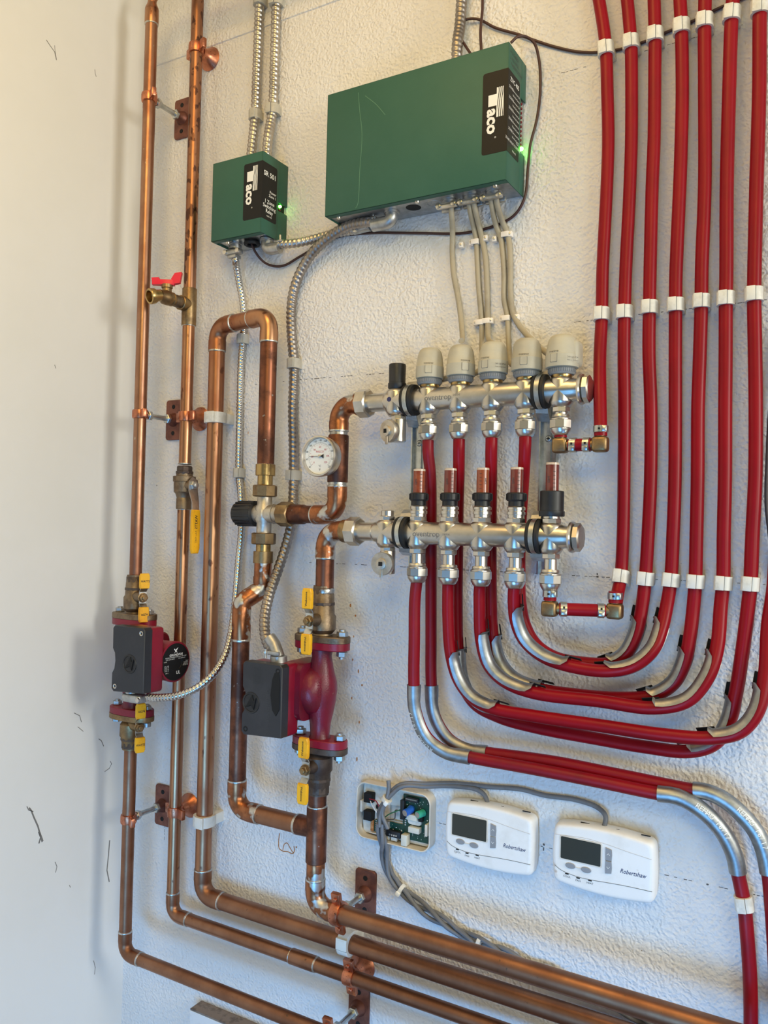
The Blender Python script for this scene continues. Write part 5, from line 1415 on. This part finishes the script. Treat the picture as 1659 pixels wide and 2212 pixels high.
elbow_connector('zinc elbow connector under the right of the small relay box', e0, e1, e2_, .0092)
e0 = V((P(600, 1437, .128).x, -.126, zat(P(600, 1437, .128).x, .126, 1442))); e1 = e0 + ZZ * .018; e2_ = e1 + V((-.012, 0.004, .016))
t = thing('conduit_connector', 'dusty zinc elbow connector on top of the middle pump terminal box', 'conduit connector', e0, 'conduit connectors')
part('body', B().lathe(e0, ZZ, [(0, .0155), (.003, .0155), (.0035, .0135), (.018, .0130), (.019, .010)], 24).tube([e1 - ZZ * .002, e1 + V((-.004, 0, .006)), e2_, e2_ + V((-.010, 0, .010))], .0098, 18), M['zinc'], t)
part('clamp_strap', B().box(e1 + V((-.002, -.011, .005)), (.022, .004, .006), bev=.001), M['zinc'], t)
part('screw', B().tube([e1 + V((-.018, -.010, -.004)), e1 + V((-.018, -.010, .010))], .002, 10).lathe(e1 + V((-.018, -.010, .004)), ZZ, [(0, .0045), (.003, .0045)], 12), M['chrome'], t)
# connector under the left pump's box
zbx = (zp1b + zp1t) / 2 - .056
pc = P(292, 1505, .150); pc.z = zbx - .009 + .027
t = thing('conduit_connector', 'zinc connector lying under the left pump terminal box', 'conduit connector', pc, 'conduit connectors')
part('body', B().rbox(V((pc.x - .004, -.148, pc.z)), (.042, .022, .015), .005, 3).lathe(V((pc.x - .012, -.146, pc.z + .004)), ZZ, [(0, .011), (.006, .011)], 20), M['zinc'], t)
part('screw', B().lathe(V((pc.x + .016, -.158, pc.z)), -YY, [(0, .004), (.003, .004), (.0035, .002)], 12), M['chrome'], t)
# straight connector under the relay
t = thing('conduit_connector', 'zinc clamp connector under the left of the small relay box', 'conduit connector', V((xc3, -.040, zcon)), 'conduit connectors')
part('body', B().lathe(V((xc3, -.040, ZS0 + .004)), -ZZ, [(0, .0125), (.004, .0130), (.0045, .0115), (.012, .0115)], 24), M['zinc'], t)
part('clamp_strap', B().rbox(V((xc3, -.044, zcon + .006)), (.034, .014, .010), .003, 2).box(V((xc3 - .002, -.040, zcon - .001)), (.018, .016, .006), bev=.001), M['zinc'], t)
for s in (-1, 1): part('screw', B().lathe(V((xc3 + s * .014, -.050, zcon + .006)), -YY, [(0, .0042), (.003, .0042), (.0035, .002)], 14), M['chrome'], t)
# fitting at the blind end of the short conduit
pb = P(778, 493, .016)
t = thing('conduit_connector', 'zinc connector ending the short conduit behind the large control box', 'conduit connector', pb, 'conduit connectors')
part('body', B().tube([P(764, 496, .016), P(800, 487, .016)], .0088, 18), M['zinc'], t)
part('screw', B().lathe(P(768, 497, .026), -YY, [(0, .004), (.003, .004), (.0035, .002)], 12), M['chrome'], t)

# ---- clips on the conduits
clip2 = make_clip(RC, .0119, .0165, 'pipe_clip', M['clip_grey'])
cc = [(551.7, 250, .012, 'grey clip on the left upper conduit above the small relay box'), (590.5, 238, .012, 'grey clip on the right upper conduit above the small relay box'),
      (561, 3, .012, 'grey clip on the left upper conduit at the top edge'), (597, 3, .012, 'grey clip on the right upper conduit at the top edge'),
      (634.5, 786, .012, 'grey clip on the long conduit right of the copper loop'), (634, 1027, .012, 'grey clip on the long conduit beside the dial thermometer')]
for i, (u, v, d, lab) in enumerate(cc):
    put_clip(clip2, i == 0, P(u, v, d), ZZ, lab, 'grey clips on the conduits', 1 if i % 2 else -1)
clip3 = make_clip(RT * 1.15, .0089, .0165, 'pipe_clip', M['clip_grey'])
put_clip(clip3, True, P(524, 733, .009), ZZ, 'grey clip on the thin conduit just under the copper loop', 'grey clips on the thin conduit', -1)
put_clip(clip3, False, P(516, 1022, .009), ZZ, 'grey clip on the thin conduit above the black mixing knob', 'grey clips on the thin conduit', -1)

# ================================================================== control wires
def cable(name, label, pts, r, mat, cat='cable', group=None, n=8, seg=10):
    q = path(pts, n)
    return single(name, B().tube(q, r, seg), M[mat], label, cat, min(q, key=lambda p: p.z), group, sharp=60), q
cable('thermostat_wire', 'brown wire leaving the small relay box and looping round the large control box', [(541, 520, .034), (552, 545, .026), (570, 566, .012), (592, 575, .006), (615, 573, .005), (645, 556, .004), (690, 530, .004), (729, 512, .003), (801, 503.5, .003), (901, 503.6, .003), (1006, 503, .003), (1076, 485, .003), (1112, 464, .004), (1133, 428, .006), (1140.6, 361, .006), (1145, 316, .006), (1160, 256, .005), (1167, 196, .005), (1165, 135, .008), (1154, 93, .016), (1136, 79.6, .022), (1118, 79.6, .030), (1104, 92, .034)], .0021, 'wire_brown', 'wire', 'brown control wires')
cable('thermostat_wire', 'straight brown wire dropping into the top of the large control box', [V((P(1044, -40, .006).x, -.006, 2.745)), (1043, -40, .006), (1042, 20, .010), (1038, 70, .026), (1040, 112, .036)], .0022, 'wire_brown', 'wire', 'brown control wires')
cable('thermostat_wire', 'brown wire running from the top of the large control box right behind the red pipes', [(1018, 118, .034), (1006, 100, .028), (996, 82, .022), (994, 60, .016), (1003, 44, .010), (1030, 41, .006), (1070, 60, .004), (1121, 75, .004), (1151, 86, .004), (1190, 99, .003), (1235, 110, .003), (1260, 113, .003), (1291, 113, .003), (1337, 107, .003), (1390, 91, .003), (1443, 68.5, .003), (1496, 46, .003), (1553, 18, .003), (1601, -2, .003), (1680, -40, .003), (1900, -180, .003)], .0021, 'wire_brown', 'wire', 'brown control wires')
cable('thermostat_wire', 'grey-brown wire bowing along the right edge beside the last red pipe', [(1690, 700, .004), (1672, 820, .004), (1662, 900, .004), (1657, 1000, .004), (1655, 1080, .004), (1659, 1130, .004), (1668, 1190, .004), (1700, 1300, .004)], .0022, 'wire_dark', 'wire', 'brown control wires')
def act_top(i): return V((XU[i], -DU, ZU + .082))
cl = {
 'first actuator cable from the left, dropping to the second actuator': ([(974.7, 448, .036), (976, 470, .030), (977.6, 500, .014), (977, 545, .006), (980.5, 596, .006), (989, 640, .006), (996, 690, .010), (999, 730, .030)], act_top(1)),
 'second actuator cable from the left': ([(1013, 438, .036), (1017, 462, .028), (1024, 492, .010), (1029, 520, .006), (1031, 560, .006), (1034, 618, .006), (1040, 690, .006), (1041, 745, .010), (1036, 800, .020)], act_top(0) + V((.010, .020, -.050))),
 'third actuator cable from the left': ([(1022.5, 436, .036), (1028, 460, .028), (1036, 492, .010), (1043, 524, .006), (1049, 560, .006), (1052, 618, .006), (1053.6, 690, .006), (1055, 730, .020)], act_top(2) + V((-.006, .012, -.006))),
 'fourth actuator cable from the left': ([(1060.8, 428, .036), (1064, 452, .028), (1072, 488, .010), (1081, 512, .006), (1086, 546, .006), (1089, 596, .006), (1089, 647, .006), (1096, 683, .006), (1099, 740, .012), (1104, 785, .020)], act_top(3) + V((-.012, .018, -.040))),
 'fifth actuator cable, swinging right behind the fourth actuator': ([(1071, 427, .036), (1076, 450, .028), (1085, 478, .012), (1095, 502, .006), (1100.6, 531, .006), (1102.7, 589, .006), (1102.7, 632, .006), (1108, 676, .006), (1121, 702, .010), (1135, 720, .018), (1150, 735, .026), (1168, 752, .034)], act_top(4) + V((-.016, .014, -.035))),
}
for lab, (pts, endp) in cl.items():
    cable('actuator_cable', 'beige ' + lab, [P(*p) for p in pts] + [endp], .0042, 'cable_beige', 'cable', 'beige actuator cables')
# cable connectors under the large control box
for i, (u, v, nm) in enumerate(((966, 446, 'left'), (1013, 435, 'middle'), (1062, 425, 'right'))):
    c = P(u + 4, v - 2, .036); c.z = ZZ0 - .004
    t = thing('cable_connector', 'zinc two-screw cable clamp under the large control box, %s of three' % nm, 'cable connector', c, 'two-screw cable clamps')
    part('neck', B().lathe(V((c.x, -.036, ZZ0 + .003)), -ZZ, [(0, .0125), (.003, .0130), (.0035, .0115), (.008, .0115)], 24), M['zinc'], t)
    part('clamp_bar', B().rbox(c + V((0, -.007, -.004)), (.035, .008, .0085), .0025, 2), M['zinc'] if i else M['chrome'], t)
    part('clamp_bar', B().rbox(c + V((0, .009, -.004)), (.033, .006, .0085), .0025, 2), M['zinc'], t)
    for s in (-1, 1):
        part('screw', B().lathe(c + V((s * .0125, -.011, -.004)), -YY, [(0, .0042), (.0025, .0042), (.0032, .002)], 14), M['chrome'], t)
# nail-in cable clips
t0 = None
def nail_clip(label, u, v, strap):
    """Strap: 0 none, +1 reaches right over a cable, -1 reaches left."""
    c = P(u, v, .006)
    t = thing('cable_clip', label, 'cable clip', V((c.x, -.0002, c.z)), 'nail-in cable clips')
    part('block', B().box(V((c.x, -.0050, c.z)), (.0070, .0096, .0085), bev=.0014), M['nail_clip'], t)
    part('nail', B().lathe(V((c.x, -.0095, c.z)), -YY, [(0, .0019), (.0008, .0019), (.0012, .0010)], 12), M['chrome'], t)
    if strap:
        part('strap', B().box(V((c.x + strap * .0068, -.0108, c.z)), (.0120, .0022, .0080), bev=.0007).box(V((c.x + strap * .0120, -.0060, c.z)), (.0016, .0104, .0080), bev=.0005), M['nail_clip'], t)
for u, v, s, lab in ((997, 530, 0, 'white nail-in cable clip hanging free beside the first actuator cable'), (1019, 525, 1, 'white nail-in cable clip over the second actuator cable, upper row'), (1049.5, 515, 0, 'white nail-in cable clip empty beside the third actuator cable, upper row'),
                     (1069, 517, 0, 'white nail-in cable clip empty beside the fourth actuator cable, upper row'), (1102, 506, -1, 'white nail-in cable clip over the fifth actuator cable, upper row'), (1028.5, 698, 1, 'white nail-in cable clip over the second actuator cable, lower row'),
                     (1061, 693, -1, 'white nail-in cable clip over the third actuator cable, lower row'), (1085, 689, 1, 'white nail-in cable clip over the fourth actuator cable, lower row'), (1117, 685, 0, 'white nail-in cable clip empty beside the fifth actuator cable, lower row')):
    nail_clip(lab, u, v, s)

# ================================================================== thermostats
def thermostat(label, tl, tr, br, bl):
    dF = .030
    xl = (P(*tl, dF).x + P(*bl, dF).x) / 2; xr = (P(*tr, dF).x + P(*br, dF).x) / 2
    zt_ = (P(*tl, dF).z + P(*tr, dF).z) / 2; zb_ = (P(*bl, dF).z + P(*br, dF).z) / 2
    w, h = xr - xl, zt_ - zb_
    c = V(((xl + xr) / 2, -.0005, (zt_ + zb_) / 2))
    print('thermostat', w, h)
    t = thing('thermostat', label, 'thermostat', V((c.x, 0, zb_)), 'cream wall thermostats')
    def outline(k=1.0, off=0.0):
        o = []
        W_, H_ = w / 2 * k, h / 2 * k
        bow = .0045
        n = 10; r = .009
        def cor(cx, cy, a0):
            for i in range(5):
                a = math.radians(a0 + 90 * i / 4); o.append((cx + r * math.cos(a), cy + r * math.sin(a)))
        cor(W_ - r, H_ - r - bow * .3, 0)
        for i in range(1, n): o.append((W_ - r - (2 * W_ - 2 * r) * i / n, H_ + bow * (1 - (2 * i / n - 1) ** 2) - bow * .3))
        cor(-W_ + r, H_ - r - bow * .3, 90)
        for i in range(1, 6): o.append((-W_ - bow * .5 * (1 - (2 * i / 6 - 1) ** 2), H_ - r - (2 * H_ - 2 * r) * i / 6))
        cor(-W_ + r, -H_ + r + bow * .3, 180)
        for i in range(1, n): o.append((-W_ + r + (2 * W_ - 2 * r) * i / n, -H_ - bow * (1 - (2 * i / n - 1) ** 2) + bow * .3))
        cor(W_ - r, -H_ + r + bow * .3, 270)
        for i in range(1, 6): o.append((W_ + bow * .3 * (1 - (2 * i / 6 - 1) ** 2), -H_ + r + (2 * H_ - 2 * r) * i / 6))
        return o
    part('backplate', B().prism(outline(.97), c, XX, ZZ, -YY, .008), M['case_cream'], t)
    k = B(); lv = ((.008, 1.0), (.020, 1.0), (.0255, .985), (.0285, .955), (.0298, .915), (.0300, .86)); ks = []
    ol = outline()
    for d, s in lv:
        kk = len(k.v); ks.append(kk)
        for x, y in ol: k.v.append(c + XX * (x * (1 - (1 - s) * .75)) + ZZ * (y * s) - YY * d)
    for a, b in zip(ks, ks[1:]): k._bridge(a, b, len(ol))
    k.f.append(tuple(ks[0] + i for i in reversed(range(len(ol))))); k.f.append(tuple(ks[-1] + i for i in range(len(ol))))
    cs = part('case', k, M['thermo_white'], t)
    f = c - YY * .0300
    def fp(x, y): return f + XX * ((x - .5) * w) + ZZ * ((.5 - y) * h)      # x, y as fractions from top left
    part('screen_bezel', B().prism(rrect(w * .435, h * .395, .003), fp(.285, .385), XX, ZZ, -YY, .0006, .0003), M['case_cream'], cs)
    part('screen', B().prism(rrect(w * .405, h * .355, .0015), fp(.285, .385), XX, ZZ, -YY, .0009), M['lcd'], cs)
    for y, s in ((.335, 1), (.545, -1)):
        bt = part('arrow_button', B().prism([(-.0042, -.0085), (.0042, -.0070 if s < 0 else -.0085), (.0048, 0), (.0042, .0085 if s < 0 else .0065), (-.0042, .0085)], fp(.565, y), XX, ZZ, -YY, .0018, .0005), M['button_grey'], cs)
        o = fp(.565, y) - YY * .0020
        part('arrow', B().ribbon([o + V((-.0020, 0, -.0012 * s)), o + V((0, 0, .0012 * s)), o + V((.0020, 0, -.0012 * s))], YY, .0003, .0005), M['print_white'], bt)
    for x, y in ((.185, .655), (.345, .665)):
        part('button', B().prism(ell(.0070, .0038, 24), fp(x, y), XX, ZZ, -YY, .0016, .0005), M['button_grey'], cs)
    part('button_bridge', B().box(fp(.265, .662) - YY * .0003, (.012, .0008, .0012)), M['case_cream'], cs)
    for x, y, s in ((.150, .800, 'COOL'), (.265, .825, 'FAN'), (.385, .820, 'HEAT')):
        part('slot', B().box(fp(x, y) - YY * .0002, (.0048, .0006, .0016)), M['void'], cs)
        text(s, fp(x, y + .045), XX, ZZ, .0026, M['print_black'], cs)
    g = [fp(.02, .70), fp(.08, .755), fp(.15, .785), fp(.27, .808), fp(.40, .806), fp(.55, .79), fp(.70, .775), fp(.85, .768), fp(.985, .766)]
    part('groove', B().ribbon(path([p - YY * .0001 for p in g], 4), ZZ, .0007, .0004), M['print_grey'], cs)
    g = [fp(.02, .20), fp(.20, .175), (fp(.35, .165)), fp(.55, .19), fp(.75, .235), fp(.975, .275)]
    part('groove', B().ribbon(path([p - YY * .0001 for p in g], 4), ZZ, .0005, .0004), mk('dirt_line', srgb(200, 190, 180), .6), cs)
    text('Robertshaw', fp(.80, .555), XX, ZZ, .0058, M['print_blue'], cs, shear=.35, sx=.82, bold=.012)
    for i in range(3):
        part('vent_slot', B().box(c + XX * (-.2 + .3 * i) * w + ZZ * (h / 2 + .0022) - YY * .018, (.012, .0015, .0012)), M['void'], cs)
    return t, c, w, h
th1 = thermostat('white thermostat nearer the opened one, level display blank', (964.7, 1728.5), (1155, 1765), (1144.4, 1899.7), (960.4, 1852.6))
th2 = thermostat('white thermostat at the right, below the red pipes, display blank', (1195.8, 1775.6), (1418, 1818.4), (1407.6, 1966), (1193.7, 1899.7))
# ---- opened thermostat: bare case with the circuit board
dF = .020
xl = (P(772, 1688, dF).x + P(770, 1805, dF).x) / 2; xr = (P(930, 1722, dF).x + P(924, 1842, dF).x) / 2
zt_ = (P(772, 1688, dF).z + P(930, 1722, dF).z) / 2; zb_ = (P(770, 1805, dF).z + P(924, 1842, dF).z) / 2
w, h = xr - xl, zt_ - zb_
c = V(((xl + xr) / 2, -.0005, (zt_ + zb_) / 2))
t = thing('opened_thermostat', 'opened cream thermostat base showing its green circuit board and loose wires', 'thermostat', V((c.x, 0, zb_)))
ol = []
for a, b_ in rrect(w, h, .012, 5):
    ol.append((a + .003 * (1 - (2 * b_ / h) ** 2) * (1 if a > 0 else -1), b_ + .004 * (1 - (2 * a / w) ** 2) * (1 if b_ > 0 else -1)))
def fp(x, y, d=.004): return c - YY * d + XX * ((x - .5) * w) + ZZ * ((.5 - y) * h)
n = len(ol)
k = B()
lv = ((0, 1.0), (.0195, 1.0), (.0200, .985), (.0195, .965), (.004, .955)); ks = []
for d, s in lv:
    kk = len(k.v); ks.append(kk)
    for x, y in ol: k.v.append(c + XX * (x * (1 - (1 - s) * .75)) + ZZ * (y * s) - YY * d)
for a, b_ in zip(ks, ks[1:]): k._bridge(a, b_, n)
k.f.append(tuple(ks[0] + i for i in reversed(range(n))))
cs = part('case', k, M['case_cream'], t)
# floor of the case in panels round the wiring opening (the wall shows through it)
ox0, ox1, oy0, oy1 = .40, .59, .36, .64
for (x0, x1_, y0, y1) in ((.03, ox0, .03, .97), (ox1, .97, .03, .97), (ox0, ox1, .03, oy0), (ox0, ox1, oy1, .97)):
    part('floor_panel', B().box(fp((x0 + x1_) / 2, (y0 + y1) / 2, .003), ((x1_ - x0) * w, .003, (y1 - y0) * h)), M['case_cream'], cs)
pcb = part('circuit_board', B().prism([((x - .5) * w, (.5 - y) * h) for x, y in ((.60, .10), (.93, .10), (.95, .16), (.95, .90), (.20, .90), (.20, .70), (.25, .66), (.60, .66))], c - YY * .006, XX, ZZ, -YY, .0016), M['pcb'], t)
def comp(name, x, y, sx, sy, sz, mat, lab=None): return part(name, B().box(fp(x, y, .0076 + sy / 2), (sx, sy, sz), bev=.0004), M[mat], pcb, lab)
comp('header', .735, .155, .022, .007, .0055, 'black_plastic')
for i in range(12): part('pin', B().box(fp(.735 + (i - 5.5) * .0125, .143, .0150), (.0006, .0012, .0016)), M['tin'], pcb)
part('capacitor', B().tube([fp(.715, .33, .0076), fp(.715, .33, .012)], .0055, 18).tube([fp(.725, .335, .010), fp(.69, .37, .023)], .0056, 18), M['cap_blue'], pcb, 'blue capacitor')
part('capacitor_top', B().tube([fp(.6895, .371, .0229), fp(.688, .372, .0236)], .0048, 18), M['tin'], pcb)
part('capacitor', B().tube([fp(.875, .36, .0076), fp(.845, .37, .020)], .0056, 18), M['cap_teal'], pcb, 'green capacitor')
part('capacitor_top', B().tube([fp(.845, .37, .020), fp(.8435, .371, .0206)], .0046, 18), M['tin'], pcb)
comp('relay', .755, .455, .0175, .010, .0085, 'relay'); comp('relay', .785, .675, .0185, .010, .0085, 'relay'); comp('relay', .665, .885, .0095, .012, .0165, 'relay')
part('crystal', B().prism(rrect(.024, .010, .005), fp(.77, .545, .0076), XX, ZZ, -YY, .0042, .001), M['clip'], pcb)
comp('transistor', .80, .40, .006, .006, .007, 'void'); comp('transistor', .86, .47, .007, .007, .007, 'void')
comp('terminal_block', .615, .36, .0065, .008, .030, 'black_plastic'); comp('terminal_block', .50, .84, .025, .008, .0095, 'black_plastic')
comp('switch', .40, .76, .0055, .006, .018, 'button_grey')
for i in range(4):
    comp('pad', .635, .53 + i * .04, .0026, .0006, .0022, 'tin'); 
for i in range(6): comp('pad', .225, .70 + i * .035, .0026, .0005, .0012, 'tin'); comp('pad', .285, .71 + i * .035, .0026, .0005, .0012, 'tin')
for i in range(4): part('terminal_screw', B().lathe(fp(.455 + i * .03, .855, .0155), -YY, [(0, .0016), (.0006, .0014)], 10), M['tin'], pcb)
random.seed(3)
sk = B()
for i in range(90):
    x, y = random.uniform(.62, .93), random.uniform(.14, .88)
    if random.random() < .3: x, y = random.uniform(.25, .60), random.uniform(.70, .88)
    sk.box(fp(x, y, .0077), (random.choice((.0005, .0016)), .0003, random.choice((.0005, .0013))))
part('legend', sk, M['print_white'], pcb)
for y in (.28, .61):
    part('battery_terminal', B().box(fp(.135, y, .010), (.0150, .013, .0150), bev=.0010), M['void'], t)
for x, y in ((.235, .44),):
    part('screw_boss', B().lathe(fp(x, y, .0045), -YY, [(0, .0095), (.002, .0092), (.0022, .0050), (.001, .0045)], 24), M['case_cream'], t)
    part('screw_hole', B().lathe(fp(x + .01, y, .0062), -YY, [(0, .0042), (.0012, .0040), (.0013, .001)], 18), M['void'], t)
for x, y, sz in ((.055, .44, .018), (.955, .62, .018)):
    part('catch', B().box(fp(x, y, .012), (.004, .014, sz), bev=.0006), M['case_cream'], t)
part('slider', B().box(fp(.175, .80, .008), (.005, .004, .017), bev=.0006), M['rust'], t)
part('rib', B().box(fp(.27, .93, .008), (.030, .006, .0012)).box(fp(.50, .94, .008), (.010, .008, .006)).box(fp(.41, .94, .008), (.006, .008, .006)), M['case_cream'], t)
for pts, mt in (([fp(.16, .285, .016), fp(.26, .29, .018), fp(.30, .36, .018), fp(.31, .46, .016), fp(.33, .53, .018)], 'ink_wire_red'), ([fp(.175, .32, .016), fp(.21, .38, .018), fp(.26, .47, .018), fp(.31, .54, .018)], 'ink_wire_white'),
                ([fp(.60, .36, .014), fp(.52, .42, .016), fp(.44, .49, .017), fp(.37, .58, .016)], 'ink_wire_green'), ([fp(.60, .39, .014), fp(.52, .40, .014), fp(.51, .50, .012), fp(.50, .57, .012), fp(.44, .595, .013), fp(.38, .60, .016)], 'wire_dark')):
    part('wire', B().tube(path(pts, 6), .0009, 8), M[mt], t)

# ---- grey thermostat cables
RG = .0034
_, g1 = cable('thermostat_cable', 'grey cable crossing the opened thermostat and arching down to the nearer white thermostat', [(838, 1790, .028), (826, 1758, .029), (836, 1728, .028), (846, 1716, .028), (862, 1702, .027), (880, 1697, .024), (916, 1699, .014), (960, 1698, .008), (1000, 1700, .007), (1031, 1706, .008), (1047, 1718, .010), (1054, 1738, .014), (1056, 1752, .016)], RG, 'cable_grey', 'cable', 'grey thermostat cables')
_, g2 = cable('thermostat_cable', 'grey cable arching far right to the right-hand white thermostat', [(829, 1790, .026), (818, 1758, .026), (834, 1726, .024), (846, 1710, .024), (860, 1697, .024), (878, 1692, .022), (916, 1693, .012), (979, 1692, .005), (1061, 1700, .004), (1125, 1705, .004), (1176, 1718, .004), (1245, 1728, .004), (1292, 1745, .006), (1308, 1763, .010), (1304, 1792, .016), (1303, 1808, .018)], RG, 'cable_grey', 'cable', 'grey thermostat cables')
cable('thermostat_cable', 'stub of grey cable standing up over the opened thermostat', [(839, 1686, .027), (840, 1700, .028), (838, 1716, .029), (832, 1734, .029), (822, 1756, .030), (820, 1786, .030)], RG, 'cable_grey', 'cable', 'grey thermostat cables')
base = path([(822, 1778, .027), (822, 1790, .026), (827, 1817, .022), (832, 1853, .010), (842, 1889, .009), (856, 1908, .009), (868, 1921, .009), (902, 1952, .009), (945, 1982, .009), (991, 2012, .009), (1035, 2037, .009), (1086, 2059, .009), (1126, 2077, .009), (1200, 2110, .009), (1330, 2170, .009), (1500, 2250, .009)], 10)
for k, nm in enumerate(('upper', 'middle', 'lower')):
    q = []
    L = 0
    fr_ = frames(base)
    for i, p in enumerate(base):
        if i: L += (p - base[i - 1]).length
        a = L / .155 * 2 * math.pi + k * 2.094
        sq = .0041 + .0040 * abs(math.sin(L / .11 * math.pi)) * (1 if L > .10 else .3)
        dz = V((0, 0, 1)) if abs(fr_[i][0].z) < .8 else XX
        side = (dz - fr_[i][0] * dz.dot(fr_[i][0])).normalized()
        q.append(p + side * (sq * math.cos(a)) - YY * (.0036 * math.sin(a) + .0005))
    single('thermostat_cable', B().tube(q, RG, 10), M['cable_grey'], 'grey cable of the loose twist below the thermostats, %s strand' % nm, 'cable', min(q, key=lambda p: p.z), 'twisted grey thermostat cables', sharp=60)
for (u, v, d, dirp, lab) in ((835, 1727, .028, (846, 1712), 'white cable tie at the top of the grey cables over the opened thermostat'), (868, 1921, .009, (880, 1932), 'white cable tie on the grey cables below the opened thermostat'), (1035, 2037, .009, (1050, 2044), 'white cable tie on the grey cables just above the copper pipe')):
    p = P(u, v, d); T = (P(*dirp, d) - p).normalized()
    t = thing('cable_tie', lab, 'cable tie', p, 'white cable ties')
    g = T.cross(YY).normalized()
    part('band', B().lathe(p - T * .003, T, [(0, .0070), (.0002, .0085), (.0058, .0085), (.006, .0070)], 20), M['clip'], t)
    part('head', B().box(p - YY * .0088 - g * .005, (.0075, .005, .0065), T, YY, g, .001), M['print_white'], t)

# ================================================================== white box under the pipes
dB = .030
xl = P(410, 2178, dB).x; zt_ = P(410, 2178, dB).z
t = thing('surface_box', 'white painted metal box with a dusty top low on the wall under the pipes', 'box', V((xl + .2, -.001, zt_ - .16)))
part('front_cover', B().box(V((xl + .20, -dB / 2 - .004, zt_ - .0815)), (.40, dB - .008, .157), bev=.001), M['paint_white'], t)
part('dusty_top', B().box(V((xl + .20, -dB / 2 - .0005, zt_ - .001)), (.398, dB - .001, .002)), M['dust'], t)
